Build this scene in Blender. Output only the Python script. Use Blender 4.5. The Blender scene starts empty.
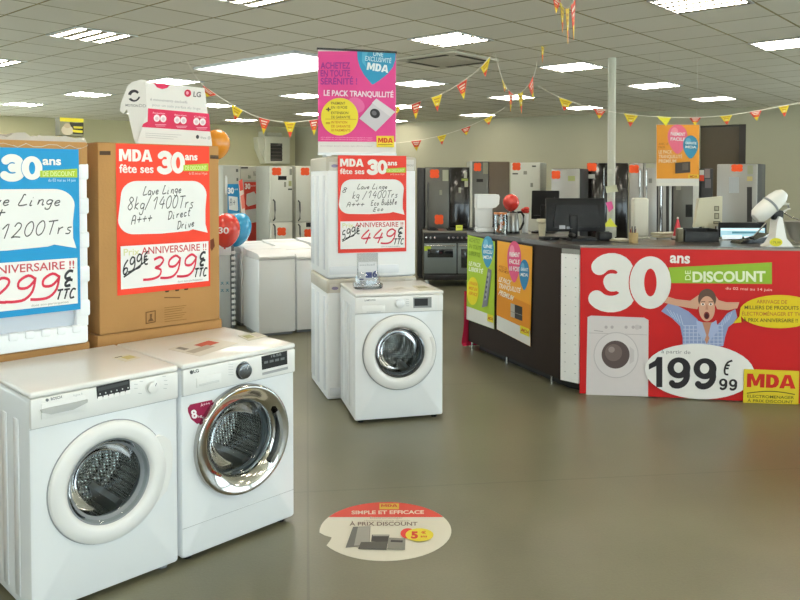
import bpy, bmesh, math, random
from mathutils import Vector, Matrix
random.seed(7)
R = math.radians
PI = math.pi
sc = bpy.context.scene
COL = sc.collection

# ------------------------------------------------------------------ camera
CAM_H, PITCH, F_PX, HOR = 1.616, 0.03, 773.0, 203.9
cam_d = bpy.data.cameras.new('camera')
cam = bpy.data.objects.new('camera', cam_d)
COL.objects.link(cam)
cam.location = (0, 0, CAM_H)
cam.rotation_euler = (PI / 2 - PITCH, 0, 0)
cam_d.sensor_width = 36
cam_d.lens = F_PX / 800 * 36
cam_d.shift_y = (HOR - 300) / 800
cam_d.clip_end = 200
sc.camera = cam
sc.view_settings.view_transform = 'Standard'
sc.view_settings.look = 'None'
sc.view_settings.gamma = 1
sc.view_settings.exposure = 0.30
sc.view_settings.use_curve_mapping = False
sc.cycles.use_denoising = True
sc.cycles.max_bounces = 8
sc.cycles.diffuse_bounces = 4
sc.cycles.glossy_bounces = 4
sc.cycles.transmission_bounces = 6
sc.cycles.transparent_max_bounces = 12
sc.cycles.caustics_reflective = False
sc.cycles.caustics_refractive = False
sc.cycles.sample_clamp_indirect = 4

def ray(px, py):
    a = (px - 400) / F_PX; b = (HOR - py) / F_PX
    return Vector((a, math.cos(PITCH) + b * math.sin(PITCH), b * math.cos(PITCH) - math.sin(PITCH)))
def gp(px, py, z=0.0):
    r = ray(px, py); t = (z - CAM_H) / r.z
    return Vector((r.x * t, r.y * t, z))
def at(px, py, Y):
    r = ray(px, py); t = Y / r.y
    return Vector((r.x * t, Y, CAM_H + r.z * t))

# ------------------------------------------------------------------ materials
def lin(c):
    if isinstance(c, str):
        c = [int(c[i:i + 2], 16) / 255 for i in (0, 2, 4)]
    return tuple((x / 12.92 if x <= .04045 else ((x + .055) / 1.055) ** 2.4) for x in c)
MATS = {}
def mat(name, c='cccccc', rough=.5, metal=0, spec=.5, noise=0.0, nscale=8, bump=0.0, bscale=60, coat=0, emit=0, ecol=None):
    if name in MATS: return MATS[name]
    m = bpy.data.materials.new(name); m.use_nodes = True
    nt = m.node_tree; b = nt.nodes['Principled BSDF']
    lc = lin(c) + (1,)
    b.inputs['Base Color'].default_value = lc
    b.inputs['Roughness'].default_value = rough
    b.inputs['Metallic'].default_value = metal
    b.inputs['Specular IOR Level'].default_value = spec
    if coat: b.inputs['Coat Weight'].default_value = coat; b.inputs['Coat Roughness'].default_value = .05
    if emit:
        b.inputs['Emission Color'].default_value = lin(ecol or c) + (1,); b.inputs['Emission Strength'].default_value = emit
    tc = nt.nodes.new('ShaderNodeTexCoord')
    if noise:
        n = nt.nodes.new('ShaderNodeTexNoise'); n.inputs['Scale'].default_value = nscale; n.inputs['Detail'].default_value = 5
        nt.links.new(tc.outputs['Object'], n.inputs['Vector'])
        r = nt.nodes.new('ShaderNodeMapRange'); r.inputs['To Min'].default_value = 1 - noise; r.inputs['To Max'].default_value = 1 + noise * .6
        nt.links.new(n.outputs['Fac'], r.inputs['Value'])
        h = nt.nodes.new('ShaderNodeHueSaturation'); h.inputs['Color'].default_value = lc
        nt.links.new(r.outputs['Result'], h.inputs['Value']); nt.links.new(h.outputs['Color'], b.inputs['Base Color'])
    if bump:
        n = nt.nodes.new('ShaderNodeTexNoise'); n.inputs['Scale'].default_value = bscale
        nt.links.new(tc.outputs['Object'], n.inputs['Vector'])
        bp = nt.nodes.new('ShaderNodeBump'); bp.inputs['Strength'].default_value = bump; bp.inputs['Distance'].default_value = .01
        nt.links.new(n.outputs['Fac'], bp.inputs['Height']); nt.links.new(bp.outputs['Normal'], b.inputs['Normal'])
    MATS[name] = m
    return m
def ink(c, rough=.45):          # printed colour on paper, card or plastic
    return mat('print_' + c, c, max(rough, .55), spec=.25, noise=.03, nscale=20)
def thin_glass(name, tint='ffffff', gloss=.12, rough=.02, alpha=1.0):
    if name in MATS: return MATS[name]
    m = bpy.data.materials.new(name); m.use_nodes = True; nt = m.node_tree
    for n in list(nt.nodes): nt.nodes.remove(n)
    o = nt.nodes.new('ShaderNodeOutputMaterial'); mx = nt.nodes.new('ShaderNodeMixShader')
    t = nt.nodes.new('ShaderNodeBsdfTransparent'); g = nt.nodes.new('ShaderNodeBsdfGlossy'); fr = nt.nodes.new('ShaderNodeLayerWeight')
    t.inputs[0].default_value = lin(tint) + (1,); g.inputs['Roughness'].default_value = rough
    fr.inputs['Blend'].default_value = gloss
    ad = nt.nodes.new('ShaderNodeMath'); ad.operation = 'ADD'; ad.use_clamp = True; ad.inputs[1].default_value = 1 - alpha
    nt.links.new(fr.outputs['Fresnel'], ad.inputs[0])
    nt.links.new(ad.outputs[0], mx.inputs[0]); nt.links.new(t.outputs[0], mx.inputs[1]); nt.links.new(g.outputs[0], mx.inputs[2])
    nt.links.new(mx.outputs[0], o.inputs[0]); MATS[name] = m
    return m

# ------------------------------------------------------------------ text
_font = bpy.data.curves.new('lettering', 'FONT'); _font.resolution_u = 5
_fo = bpy.data.objects.new('lettering', _font)
_tc = {}
def glyphs(s, off=0.0):
    k = (s, off)
    if k not in _tc:
        _font.body = s; _font.offset = off
        me = _fo.to_mesh()
        vs = [(v.co.x, v.co.y) for v in me.vertices]
        fs = [tuple(p.vertices) for p in me.polygons]
        _fo.to_mesh_clear()
        x0 = min(v[0] for v in vs); x1 = max(v[0] for v in vs)
        vs = [((x - x0) / (x1 - x0), y / .70) for x, y in vs]
        _tc[k] = (vs, fs)
    return _tc[k]
# handwriting: every letter a few pen strokes in a box 1 high
HW = {
 '0': [[(.3,1),(.08,.75),(.05,.3),(.25,0),(.5,.15),(.58,.6),(.45,.95),(.3,1)]],
 '1': [[(.05,.65),(.4,1),(.32,0)]],
 '2': [[(.05,.75),(.2,1),(.45,.9),(.45,.6),(.1,.1),(0,0),(.2,.05),(.6,0)]],
 '3': [[(.05,.9),(.3,1),(.5,.85),(.4,.6),(.2,.52),(.5,.4),(.5,.12),(.2,0),(-.2,.0)]],
 '4': [[(.35,1),(.02,.4),(.6,.42)],[(.48,.75),(.4,0)]],
 '6': [[(.5,1),(.15,.7),(.02,.3),(.15,0),(.42,.08),(.48,.35),(.25,.45),(.05,.3)]],
 '5': [[(.5,1),(.15,.98),(.1,.6),(.4,.6),(.5,.25),(.25,0),(.02,.05)]],
 '7': [[(.02,.95),(.55,1),(.2,0)],[(.1,.5),(.5,.52)]],
 '8': [[(.5,.85),(.25,1),(.08,.8),(.3,.55),(.52,.25),(.3,0),(.05,.2),(.2,.48),(.5,.75),(.5,.85)]],
 '9': [[(.5,.85),(.25,1),(.02,.8),(.08,.52),(.35,.5),(.5,.75),(.5,.9),(.56,.35),(.4,.03),(.1,-.03),(-.2,.0)]],
 '+': [[(.0,.45),(.3,.46),(.6,.47)],[(.3,.78),(.29,.45),(.28,.12)]], '/': [[(0,-.1),(.45,1.05)]], '€': [[(.5,.95),(.15,.8),(.05,.4),(.2,.05),(.5,.0)],[(0,.6),(.4,.62)],[(0,.4),(.38,.42)]],
 'L': [[(.35,.95),(.2,1),(.15,.6),(.05,.05),(.3,0),(.65,.1)]], 'T': [[(0,.95),(.65,1)],[(.35,.98),(.28,0)]],
 'A': [[(0,0),(.1,.9),(.45,.85),(.5,0)],[(.05,.45),(.5,.47)]], 'D': [[(.1,0),(.12,.95)],[(0,.9),(.4,.95),(.62,.6),(.45,.1),(.05,0)]],
 'E': [[(.5,.95),(.1,.9),(.1,.5),(.4,.52)],[(.1,.5),(.05,0),(.5,.05)]], 'B': [[(.1,0),(.12,1),(.4,.95),(.4,.6),(.12,.52),(.5,.4),(.45,.05),(.1,0)]],
 'a': [[(.42,.45),(.15,.5),(.02,.2),(.15,0),(.4,.15),(.44,.48),(.42,.05),(.55,.02)]], 'b': [[(.1,1),(.08,0),(.35,.02),(.42,.3),(.25,.48),(.08,.3)]],
 'c': [[(.4,.42),(.15,.45),(.03,.2),(.15,0),(.42,.08)]], 'e': [[(.03,.22),(.35,.3),(.3,.48),(.1,.42),(.03,.18),(.2,0),(.42,.1)]],
 'g': [[(.42,.45),(.15,.5),(.03,.25),(.2,.08),(.42,.25),(.42,.48),(.38,-.3),(.1,-.35),(.05,-.2)]], 'i': [[(.12,.48),(.1,0),(.25,.03)],[(.14,.72),(.17,.72)]],
 'k': [[(.08,1),(.06,0)],[(.38,.5),(.08,.22),(.42,0)]], 'l': [[(.1,.1),(.25,.9),(.1,.95),(.08,.1),(.25,0)]], 'n': [[(.05,.48),(.05,0),(.12,.4),(.35,.45),(.38,0),(.5,.03)]],
 'r': [[(.05,.48),(.08,0),(.1,.35),(.35,.48)]], 's': [[(.35,.45),(.1,.42),(.12,.28),(.32,.18),(.25,0),(0,.02)]], 't': [[(.2,.9),(.15,.05),(.35,.02)],[(.02,.58),(.38,.6)]],
 'u': [[(.05,.48),(.05,.08),(.3,.02),(.4,.45),(.4,0),(.52,.04)]], 'v': [[(.02,.48),(.2,0),(.42,.5)]], 'o': [[(.25,.48),(.05,.3),(.15,0),(.38,.12),(.38,.4),(.2,.48)]],
 '-': [[(.05,.4),(.5,.42)]], 'C': [[(.6,.85),(.25,.95),(.05,.5),(.2,.03),(.6,.1)]],
}

# ------------------------------------------------------------------ mesh builder
class MB:
    def __init__(s): s.v = []; s.f = []; s.m = []; s.mats = []; s.M = None
    def mi(s, m):
        if m not in s.mats: s.mats.append(m)
        return s.mats.index(m)
    def add(s, vs, fs, m, M=None):
        M = M or s.M
        b = len(s.v); k = s.mi(m)
        for p in vs:
            p = Vector(p)
            s.v.append(tuple(M @ p) if M else tuple(p))
        for f in fs: s.f.append(tuple(b + i for i in f)); s.m.append(k)
        return s
    def box(s, x0, x1, y0, y1, z0, z1, m, M=None):
        vs = [(x, y, z) for x in (x0, x1) for y in (y0, y1) for z in (z0, z1)]
        return s.add(vs, [(0,1,3,2),(4,6,7,5),(0,4,5,1),(2,3,7,6),(0,2,6,4),(1,5,7,3)], m, M)
    def rbox(s, x0, x1, y0, y1, z0, z1, m, r=.01, seg=2, M=None):
        bm = bmesh.new(); bmesh.ops.create_cube(bm, size=1)
        for v in bm.verts: v.co = Vector(((x0+x1)/2+v.co.x*(x1-x0), (y0+y1)/2+v.co.y*(y1-y0), (z0+z1)/2+v.co.z*(z1-z0)))
        bmesh.ops.bevel(bm, geom=list(bm.edges), offset=min(r, .49*min(x1-x0, y1-y0, z1-z0)), segments=seg, affect='EDGES', profile=.5)
        bm.verts.index_update()
        s.add([v.co.copy() for v in bm.verts], [tuple(v.index for v in f.verts) for f in bm.faces], m, M); bm.free(); return s
    def prism(s, pts, y0, y1, m, M=None, axis='y'):      # outline in (x,z), extruded along y (or (x,y) along z)
        n = len(pts)
        if axis == 'y': vs = [(a, y0, b) for a, b in pts] + [(a, y1, b) for a, b in pts]
        elif axis == 'x': vs = [(y0, a, b) for a, b in pts] + [(y1, a, b) for a, b in pts]
        else: vs = [(a, b, y0) for a, b in pts] + [(a, b, y1) for a, b in pts]
        fs = [tuple(range(n)), tuple(range(2*n-1, n-1, -1))] + [(i, i+n, (i+1) % n+n, (i+1) % n) for i in range(n)]
        return s.add(vs, fs, m, M)
    def lathe(s, prof, m, n=32, c=(0,0,0), axis='z', M=None, a0=0, a1=2*PI):   # prof: (radius, height)
        full = abs(a1-a0-2*PI) < 1e-6; k = n if full else n+1; vs = []; fs = []
        for r, h in prof:
            for i in range(k):
                a = a0+(a1-a0)*i/n; ca, sa = math.cos(a)*r, math.sin(a)*r
                vs.append((c[0]+ca, c[1]+sa, c[2]+h) if axis == 'z' else ((c[0]+ca, c[1]+h, c[2]+sa) if axis == 'y' else (c[0]+h, c[1]+ca, c[2]+sa)))
        for j in range(len(prof)-1):
            for i in range(n):
                i2 = (i+1) % k
                fs.append((j*k+i, j*k+i2, (j+1)*k+i2, (j+1)*k+i))
        if full:
            if prof[0][0] > 1e-5: fs.append(tuple(range(k)))  if len(prof) > 1 and s._cap0 else None
            if prof[-1][0] > 1e-5: fs.append(tuple((len(prof)-1)*k+i for i in range(k))) if s._cap1 else None
        fs = [f for f in fs if f]
        return s.add(vs, fs, m, M)
    _cap0 = _cap1 = False
    def cyl(s, p0, p1, r, m, n=16, r2=None, M=None):
        p0 = Vector(p0); p1 = Vector(p1); d = (p1-p0); L = d.length; q = d.to_track_quat('Z', 'Y').to_matrix().to_4x4()
        T = Matrix.Translation(p0) @ q
        r2 = r if r2 is None else r2; vs = []
        for rr, h in ((r, 0), (r2, L)): vs += [T @ Vector((rr*math.cos(2*PI*i/n), rr*math.sin(2*PI*i/n), h)) for i in range(n)]
        fs = [(i, (i+1) % n, (i+1) % n+n, i+n) for i in range(n)]+[tuple(range(n-1, -1, -1)), tuple(range(n, 2*n))]
        return s.add(vs, fs, m, M)
    def tube(s, pts, r, m, n=8, M=None):
        pts = [Vector(p) for p in pts]; vs = []; N = len(pts)
        for i, p in enumerate(pts):
            d = (pts[min(i+1, N-1)]-pts[max(i-1, 0)]).normalized(); q = d.to_track_quat('Z', 'Y')
            vs += [p+q @ Vector((r*math.cos(2*PI*k/n), r*math.sin(2*PI*k/n), 0)) for k in range(n)]
        fs = [(i*n+k, i*n+(k+1) % n, (i+1)*n+(k+1) % n, (i+1)*n+k) for i in range(N-1) for k in range(n)]
        fs += [tuple(range(n-1, -1, -1)), tuple((N-1)*n+k for k in range(n))]
        return s.add(vs, fs, m, M)
    def ball(s, c, rx, ry, rz, m, n=20, k=12, M=None, tip=0):
        prof = []; vs = []; fs = []
        for j in range(k+1):
            t = PI*j/k; z = -math.cos(t); r = math.sin(t)
            if tip and z < 0: r *= 1-tip*(z*z)*.6; z *= 1+tip*.5
            vs += [(c[0]+rx*r*math.cos(2*PI*i/n), c[1]+ry*r*math.sin(2*PI*i/n), c[2]+rz*z) for i in range(n)]
        fs = [(j*n+i, j*n+(i+1) % n, (j+1)*n+(i+1) % n, (j+1)*n+i) for j in range(k) for i in range(n)]
        return s.add(vs, fs, m, M)
    def build(s, name, parent=None, sharp=32, flat=False):
        me = bpy.data.meshes.new(name); me.from_pydata(s.v, [], s.f)
        for m in s.mats: me.materials.append(m)
        for p, k in zip(me.polygons, s.m): p.material_index = k
        bm = bmesh.new(); bm.from_mesh(me); bmesh.ops.remove_doubles(bm, verts=bm.verts, dist=1e-6)
        bmesh.ops.recalc_face_normals(bm, faces=bm.faces); bm.to_mesh(me); bm.free()
        if not flat:
            for p in me.polygons: p.use_smooth = True
            me.set_sharp_from_angle(angle=R(sharp))
        o = bpy.data.objects.new(name, me); COL.objects.link(o)
        if parent: o.parent = parent
        return o

def initials(A, x0, y0, x1, y1, h, c, bg):
    L = math.hypot(x1-x0, y1-y0); ux, uy = (x1-x0)/L, (y1-y0)/L; nx, ny = uy*A.flip, -ux*A.flip
    T = lambda a, b: (x0+ux*a*L+nx*b*h, y0+uy*a*L+ny*b*h)
    A.poly([T(*q) for q in [(0,0),(0,1),(.115,1),(.18,.48),(.245,1),(.36,1),(.36,0),(.27,0),(.27,.62),(.215,.12),(.145,.12),(.09,.62),(.09,0)]], c)
    A.poly([T(*q) for q in [(.39,0),(.39,1),(.52,1),(.60,.93),(.645,.75),(.66,.5),(.645,.25),(.60,.07),(.52,0)]], c, up=0)
    A.poly([T(*q) for q in [(.665,0),(.77,1),(.89,1),(1,0),(.9,0),(.885,.17),(.78,.17),(.765,0)]], c, up=0)
    A.poly([T(*q) for q in [(.485,.23),(.485,.77),(.525,.75),(.55,.65),(.56,.5),(.55,.35),(.525,.25)]], bg); A.poly([T(*q) for q in [(.80,.37),(.83,.76),(.865,.37)]], bg, up=0)
def fat(A, pts, w, c, up=1):                # a thick round-ended stroke: one ribbon and two end discs
    A.l += up; yy = A.y-A.l*A.step; vs = []; n = len(pts); m = ink(c)
    for i, p in enumerate(pts):
        q0 = pts[max(i-1, 0)]; q1 = pts[min(i+1, n-1)]; dx, dy = q1[0]-q0[0], (q1[1]-q0[1])/A.asp; l = math.hypot(dx, dy) or 1
        ox, oy = -dy/l*w/2, dx/l*w/2*A.asp
        vs += [A.to3(*A.mp(p[0]+ox, p[1]+oy), yy), A.to3(*A.mp(p[0]-ox, p[1]-oy), yy)]
    A.mb.add(vs, [(2*i, 2*i+1, 2*i+3, 2*i+2) for i in range(n-1)], m)
    A.ell(*pts[0], w/2, w/2*A.asp, c, n=18); A.ell(*pts[-1], w/2, w/2*A.asp, c, up=0, n=18)
def arc(cx, cy, rx, ry, a0, a1, n=14): return [(cx+rx*math.cos(R(a0+(a1-a0)*i/n)), cy+ry*math.sin(R(a0+(a1-a0)*i/n))) for i in range(n+1)]
def thirty(A, x0, y0, x1, y1, c, bg):          # y0 bottom, y1 top of the numerals
    W_ = x1-x0; H_ = y1-y0; w = W_*.20; s_ = abs(w/2*A.asp)*(1 if H_ > 0 else -1)
    L = lambda u, v: (x0+u*W_, y0+s_+v*(H_-2*s_))
    k = lambda P: [L(u, v) for u, v in P]
    fat(A, k(arc(.28, .74, .17, .26, 150, -88, 14)), w, c); fat(A, k(arc(.27, .255, .20, .265, 88, -150, 14)), w, c)
    A.poly(k(arc(.745, .5, .262, .66, 0, 360, 32)), bg); A.poly([L(u, v) for u, v in arc(.745, .5, .25, .62, 0, 360, 32)], c); A.poly(k(arc(.745, .5, .075, .33, 0, 360, 24)), bg)
def big9(A, x0, y0, x1, y1, c, bg):
    W_ = x1-x0; H_ = y1-y0; L = lambda u, v: (x0+u*W_, y0+v*H_)
    fat(A, [L(u, v) for u, v in [(.2, .16)]+arc(.42, .42, .43, .34, -110, 10, 9)+[(.85, .62)]], W_*.27, c)
    A.poly([L(u, v) for u, v in arc(.5, .66, .5, .345, 0, 360, 28)], c); A.poly([L(u, v) for u, v in arc(.48, .67, .2, .17, 0, 360, 20)], bg)
def big1(A, x0, y0, x1, y1, c):
    W_ = x1-x0; H_ = y1-y0; A.poly([(x0+u*W_, y0+v*H_) for u, v in ((.55, 0), (1, 0), (1, 1), (.62, 1), (.45, .88), (0, .76), (0, .58), (.55, .70))], c)

class Frame:                                  # an upright frame: x to the right along a front, y into depth, z up
    def __init__(s, x, y, yaw=0, z=0):
        s.o = Vector((x, y, z)); s.a = yaw
        s.M = Matrix.Translation(s.o) @ Matrix.Rotation(yaw, 4, 'Z'); s.I = s.M.inverted()
    def p(s, px, py, y=0.0):                   # point of the plane at local depth y seen at a pixel -> local (x, z)
        c = s.I @ Vector((0, 0, CAM_H)); r = s.I.to_3x3() @ ray(px, py); t = (y-c.y)/r.y
        q = c+r*t
        return (q.x, q.z)
    def g(s, px, py, z=0.0):                   # point at height z -> local (x, y)
        q = s.I @ gp(px, py, z); return (q.x, q.y)
    def put(s, o): o.matrix_world = s.M; return o

def tag(o, label, cat, group=None, kind=None):
    if label: o['label'] = label
    if cat: o['category'] = cat
    if group: o['group'] = group
    if kind: o['kind'] = kind
    return o
def thing(name, label, cat, fr, group=None):
    o = bpy.data.objects.new(name, None); o.empty_display_size = .1; COL.objects.link(o)
    if fr is not None: fr.put(o)
    return tag(o, label, cat, group)
def single(mb, name, label, cat, fr=None, group=None, **k):
    o = mb.build(name, **k)
    if fr is not None: fr.put(o)
    return tag(o, label, cat, group)
def struct(mb, name, fr=None, **k):
    o = mb.build(name, **k)
    if fr is not None: fr.put(o)
    o['kind'] = 'structure'; return o

class Art:                                    # flat printing laid on a plane: layers stacked 0.5 mm apart
    def __init__(s, mb, mp, y=0.0, step=.0005): s.mb = mb; s.mp = mp; s.y = y; s.l = 0; s.step = step; s.to3 = lambda x, z, y: (x, y, z)
    def poly(s, pts, c, up=1, raw=False):
        s.l += up; yy = s.y-s.l*s.step
        ps = [s.to3(*(p if raw else s.mp(*p)), yy) for p in pts]
        s.mb.add(ps, [tuple(range(len(ps)))], ink(c) if isinstance(c, str) else c); return s
    def rect(s, x0, y0, x1, y1, c, up=1): return s.poly([(x0, y0), (x1, y0), (x1, y1), (x0, y1)], c, up)
    def ell(s, cx, cy, rx, ry, c, up=1, n=36, a=0):
        ca, sa = math.cos(a), math.sin(a)
        return s.poly([(cx+rx*math.cos(t)*ca-ry*math.sin(t)*sa, cy+rx*math.cos(t)*sa+ry*math.sin(t)*ca) for t in [2*PI*i/n for i in range(n)]], c, up)
    def rrect(s, x0, y0, x1, y1, r, c, up=1, rv=None, tail=None):
        rv = rv or r; pts = []
        for cx, cy, a0 in ((x1-r, y0+rv, -90), (x1-r, y1-rv, 0), (x0+r, y1-rv, 90), (x0+r, y0+rv, 180)):
            if tail and a0 == 0:
                pts += [(x1-r*.35, y1-rv*1.2), tail, (x1-r*1.3, y1)]; continue
            for i in range(7):
                a = R(a0+15*i); pts.append((cx+r*math.cos(a), cy+rv*math.sin(a)))
        return s.poly(pts, c, up)
    def text(s, t, x0, y0, x1, y1, h, c, off=0.0, up=1, sh=0.0):      # baseline (x0,y0)-(x1,y1), cap height h (towards -y)
        vs, fs = glyphs(t, off); s.l += up; yy = s.y-s.l*s.step
        L = math.hypot(x1-x0, y1-y0); ux, uy = (x1-x0)/L, (y1-y0)/L; nx, ny = uy*s.flip, -ux*s.flip
        ps = []
        for a, b in vs:
            X = x0+ux*(a*L+b*h*sh)+nx*b*h; Y = y0+uy*(a*L+b*h*sh)+ny*b*h
            ps.append(s.to3(*s.mp(X, Y), yy))
        s.mb.add(ps, fs, ink(c) if isinstance(c, str) else c); return s
    flip = 1; asp = 1
    def hand(s, t, x0, y0, x1, y1, h, c, w=.5, up=1):
        s.l += up; yy = s.y-s.l*s.step; m = ink(c) if isinstance(c, str) else c
        adv = []; tot = 0
        for ch in t:
            adv.append(tot); tot += .45 if ch == ' ' else (.62 if ch in 'ilrt/' and ch.islower() or ch == 'i' else (.78 if not ch.islower() else .62))
        L = math.hypot(x1-x0, y1-y0); ux, uy = (x1-x0)/L, (y1-y0)/L; nx, ny = uy*s.flip, -ux*s.flip; k = L/tot
        rg = random.Random(len(t)*7+int(h*100))
        for ch, a0 in zip(t, adv):
            j = rg.uniform(-.05, .05)
            for st in HW.get(ch, []):
                P = []
                for i in range(len(st)-1):                       # Catmull-Rom through the pen points
                    p = [st[max(i-1, 0)], st[i], st[i+1], st[min(i+2, len(st)-1)]]
                    for q in range(3):
                        u = q/3; P.append(tuple(.5*(2*p[1][d]+(p[2][d]-p[0][d])*u+(2*p[0][d]-5*p[1][d]+4*p[2][d]-p[3][d])*u*u+(3*p[1][d]-p[0][d]-3*p[2][d]+p[3][d])*u**3) for d in (0, 1)))
                P.append(st[-1])
                Q = [(x0+ux*(a0+a+b*.28)*k+nx*(b+j)*h, y0+uy*(a0+a+b*.28)*k+ny*(b+j)*h) for a, b in P]
                vs = []
                for i, q in enumerate(Q):
                    d = (Q[min(i+1, len(Q)-1)][0]-Q[max(i-1, 0)][0], Q[min(i+1, len(Q)-1)][1]-Q[max(i-1, 0)][1]); l = math.hypot(*d) or 1
                    n = (-d[1]/l*w*.5, d[0]/l*w*.5)
                    vs += [s.to3(*s.mp(q[0]+n[0], q[1]+n[1]), yy), s.to3(*s.mp(q[0]-n[0], q[1]-n[1]), yy)]
                s.mb.add(vs, [(2*i, 2*i+1, 2*i+3, 2*i+2) for i in range(len(Q)-1)], m)
        return s

# ================================================================== THE ROOM
GX, GY, GA, CZ = -.722, 6.60, .851, 2.985
def cell(u, v):
    c, s_ = math.cos(GA), math.sin(GA)
    return (GX+.6*(u*c-v*s_), GY+.6*(u*s_+v*c))

def floor_mat():
    m = bpy.data.materials.new('vinyl_floor'); m.use_nodes = True; nt = m.node_tree; b = nt.nodes['Principled BSDF']; L = nt.links.new
    tc = nt.nodes.new('ShaderNodeTexCoord'); mp = nt.nodes.new('ShaderNodeMapping'); mp.inputs['Rotation'].default_value = (0, 0, -.12); L(tc.outputs['Object'], mp.inputs['Vector'])
    n1 = nt.nodes.new('ShaderNodeTexNoise'); n1.inputs['Scale'].default_value = .9; n1.inputs['Detail'].default_value = 6
    n2 = nt.nodes.new('ShaderNodeTexNoise'); n2.inputs['Scale'].default_value = 90; n2.inputs['Detail'].default_value = 3
    L(mp.outputs[0], n1.inputs['Vector']); L(mp.outputs[0], n2.inputs['Vector'])
    r = nt.nodes.new('ShaderNodeValToRGB'); r.color_ramp.elements[0].position = .3; r.color_ramp.elements[1].position = .72
    r.color_ramp.elements[0].color = lin('625f4b')+(1,); r.color_ramp.elements[1].color = lin('7a7761')+(1,); L(n1.outputs['Fac'], r.inputs[0])
    mx = nt.nodes.new('ShaderNodeMix'); mx.data_type = 'RGBA'; mx.blend_type = 'OVERLAY'; mx.inputs[0].default_value = .10
    L(r.outputs[0], mx.inputs[6]); L(n2.outputs['Fac'], mx.inputs[7])
    br = nt.nodes.new('ShaderNodeTexBrick'); br.offset = 0; br.inputs['Scale'].default_value = 1; br.inputs['Brick Width'].default_value = 600; br.inputs['Row Height'].default_value = 2.0
    br.inputs['Mortar Size'].default_value = .006; br.inputs['Color1'].default_value = br.inputs['Color2'].default_value = (1, 1, 1, 1); br.inputs['Mortar'].default_value = (.8, .8, .78, 1)
    L(mp.outputs[0], br.inputs['Vector'])
    m2 = nt.nodes.new('ShaderNodeMix'); m2.data_type = 'RGBA'; m2.blend_type = 'MULTIPLY'; m2.inputs[0].default_value = 1; L(mx.outputs[2], m2.inputs[6]); L(br.outputs['Color'], m2.inputs[7])
    L(m2.outputs[2], b.inputs['Base Color'])
    rr = nt.nodes.new('ShaderNodeMapRange'); rr.inputs['To Min'].default_value = .22; rr.inputs['To Max'].default_value = .45; L(n1.outputs['Fac'], rr.inputs['Value']); L(rr.outputs[0], b.inputs['Roughness'])
    bp = nt.nodes.new('ShaderNodeBump'); bp.inputs['Strength'].default_value = .12; bp.inputs['Distance'].default_value = .004; L(n2.outputs['Fac'], bp.inputs['Height']); L(bp.outputs[0], b.inputs['Normal'])
    return m
def ceiling_mat():
    m = bpy.data.materials.new('ceiling_tiles'); m.use_nodes = True; nt = m.node_tree; b = nt.nodes['Principled BSDF']; L = nt.links.new
    tc = nt.nodes.new('ShaderNodeTexCoord')
    n2 = nt.nodes.new('ShaderNodeTexNoise'); n2.inputs['Scale'].default_value = 60; n2.inputs['Detail'].default_value = 4; L(tc.outputs['Object'], n2.inputs['Vector'])
    n3 = nt.nodes.new('ShaderNodeTexNoise'); n3.inputs['Scale'].default_value = .5; L(tc.outputs['Object'], n3.inputs['Vector'])
    br = nt.nodes.new('ShaderNodeTexBrick'); br.offset = 0; br.inputs['Scale'].default_value = 1; br.inputs['Brick Width'].default_value = .6; br.inputs['Row Height'].default_value = .6
    br.inputs['Mortar Size'].default_value = .011; br.inputs['Mortar Smooth'].default_value = .2
    br.inputs['Color1'].default_value = lin('efebdf')+(1,); br.inputs['Color2'].default_value = lin('e8e4d7')+(1,); br.inputs['Mortar'].default_value = lin('968a5c')+(1,)
    L(tc.outputs['Object'], br.inputs['Vector'])
    mx = nt.nodes.new('ShaderNodeMix'); mx.data_type = 'RGBA'; mx.blend_type = 'OVERLAY'; mx.inputs[0].default_value = .08; L(br.outputs['Color'], mx.inputs[6]); L(n2.outputs['Fac'], mx.inputs[7])
    L(mx.outputs[2], b.inputs['Base Color']); b.inputs['Roughness'].default_value = .9
    bp = nt.nodes.new('ShaderNodeBump'); bp.inputs['Strength'].default_value = .3; bp.inputs['Distance'].default_value = .01; L(br.outputs['Fac'], bp.inputs['Height']); bp.invert = True; L(bp.outputs[0], b.inputs['Normal'])
    return m
WALL = mat('wall_paint', 'b2af98', .85, noise=.04, nscale=1.5, bump=.1, bscale=120)
WALLY = mat('wall_paint_cream', 'd2cda8', .85, noise=.04, nscale=1.5, bump=.1, bscale=120)
WHITE = mat('white_enamel', 'e7eaec', .28, coat=.4, noise=.012, nscale=3)
WHITEP = mat('white_plastic', 'e6e6e4', .35, noise=.015, nscale=6)
GREYP = mat('grey_plastic', '8d9296', .4, noise=.03, nscale=10)
BLACKP = mat('black_plastic', '0e0e0f', .42, spec=.3, noise=.05, nscale=10)
CHROME = mat('chrome', 'd8d8d8', .06, 1, noise=.02, nscale=3)
STEEL = mat('brushed_steel', '9d9c98', .32, 1, noise=.06, nscale=4)
CARD = mat('cardboard', 'ab7f4a', .8, noise=.08, nscale=5, bump=.15, bscale=90)
CARDD = mat('cardboard_edge', '8c6639', .85, noise=.1, nscale=9)
FOAM = mat('polystyrene', 'f1f4f6', .7, noise=.01, nscale=30, bump=.1, bscale=140)
ALU = mat('window_aluminium', 'c9cbca', .4, .6, noise=.02)

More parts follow.
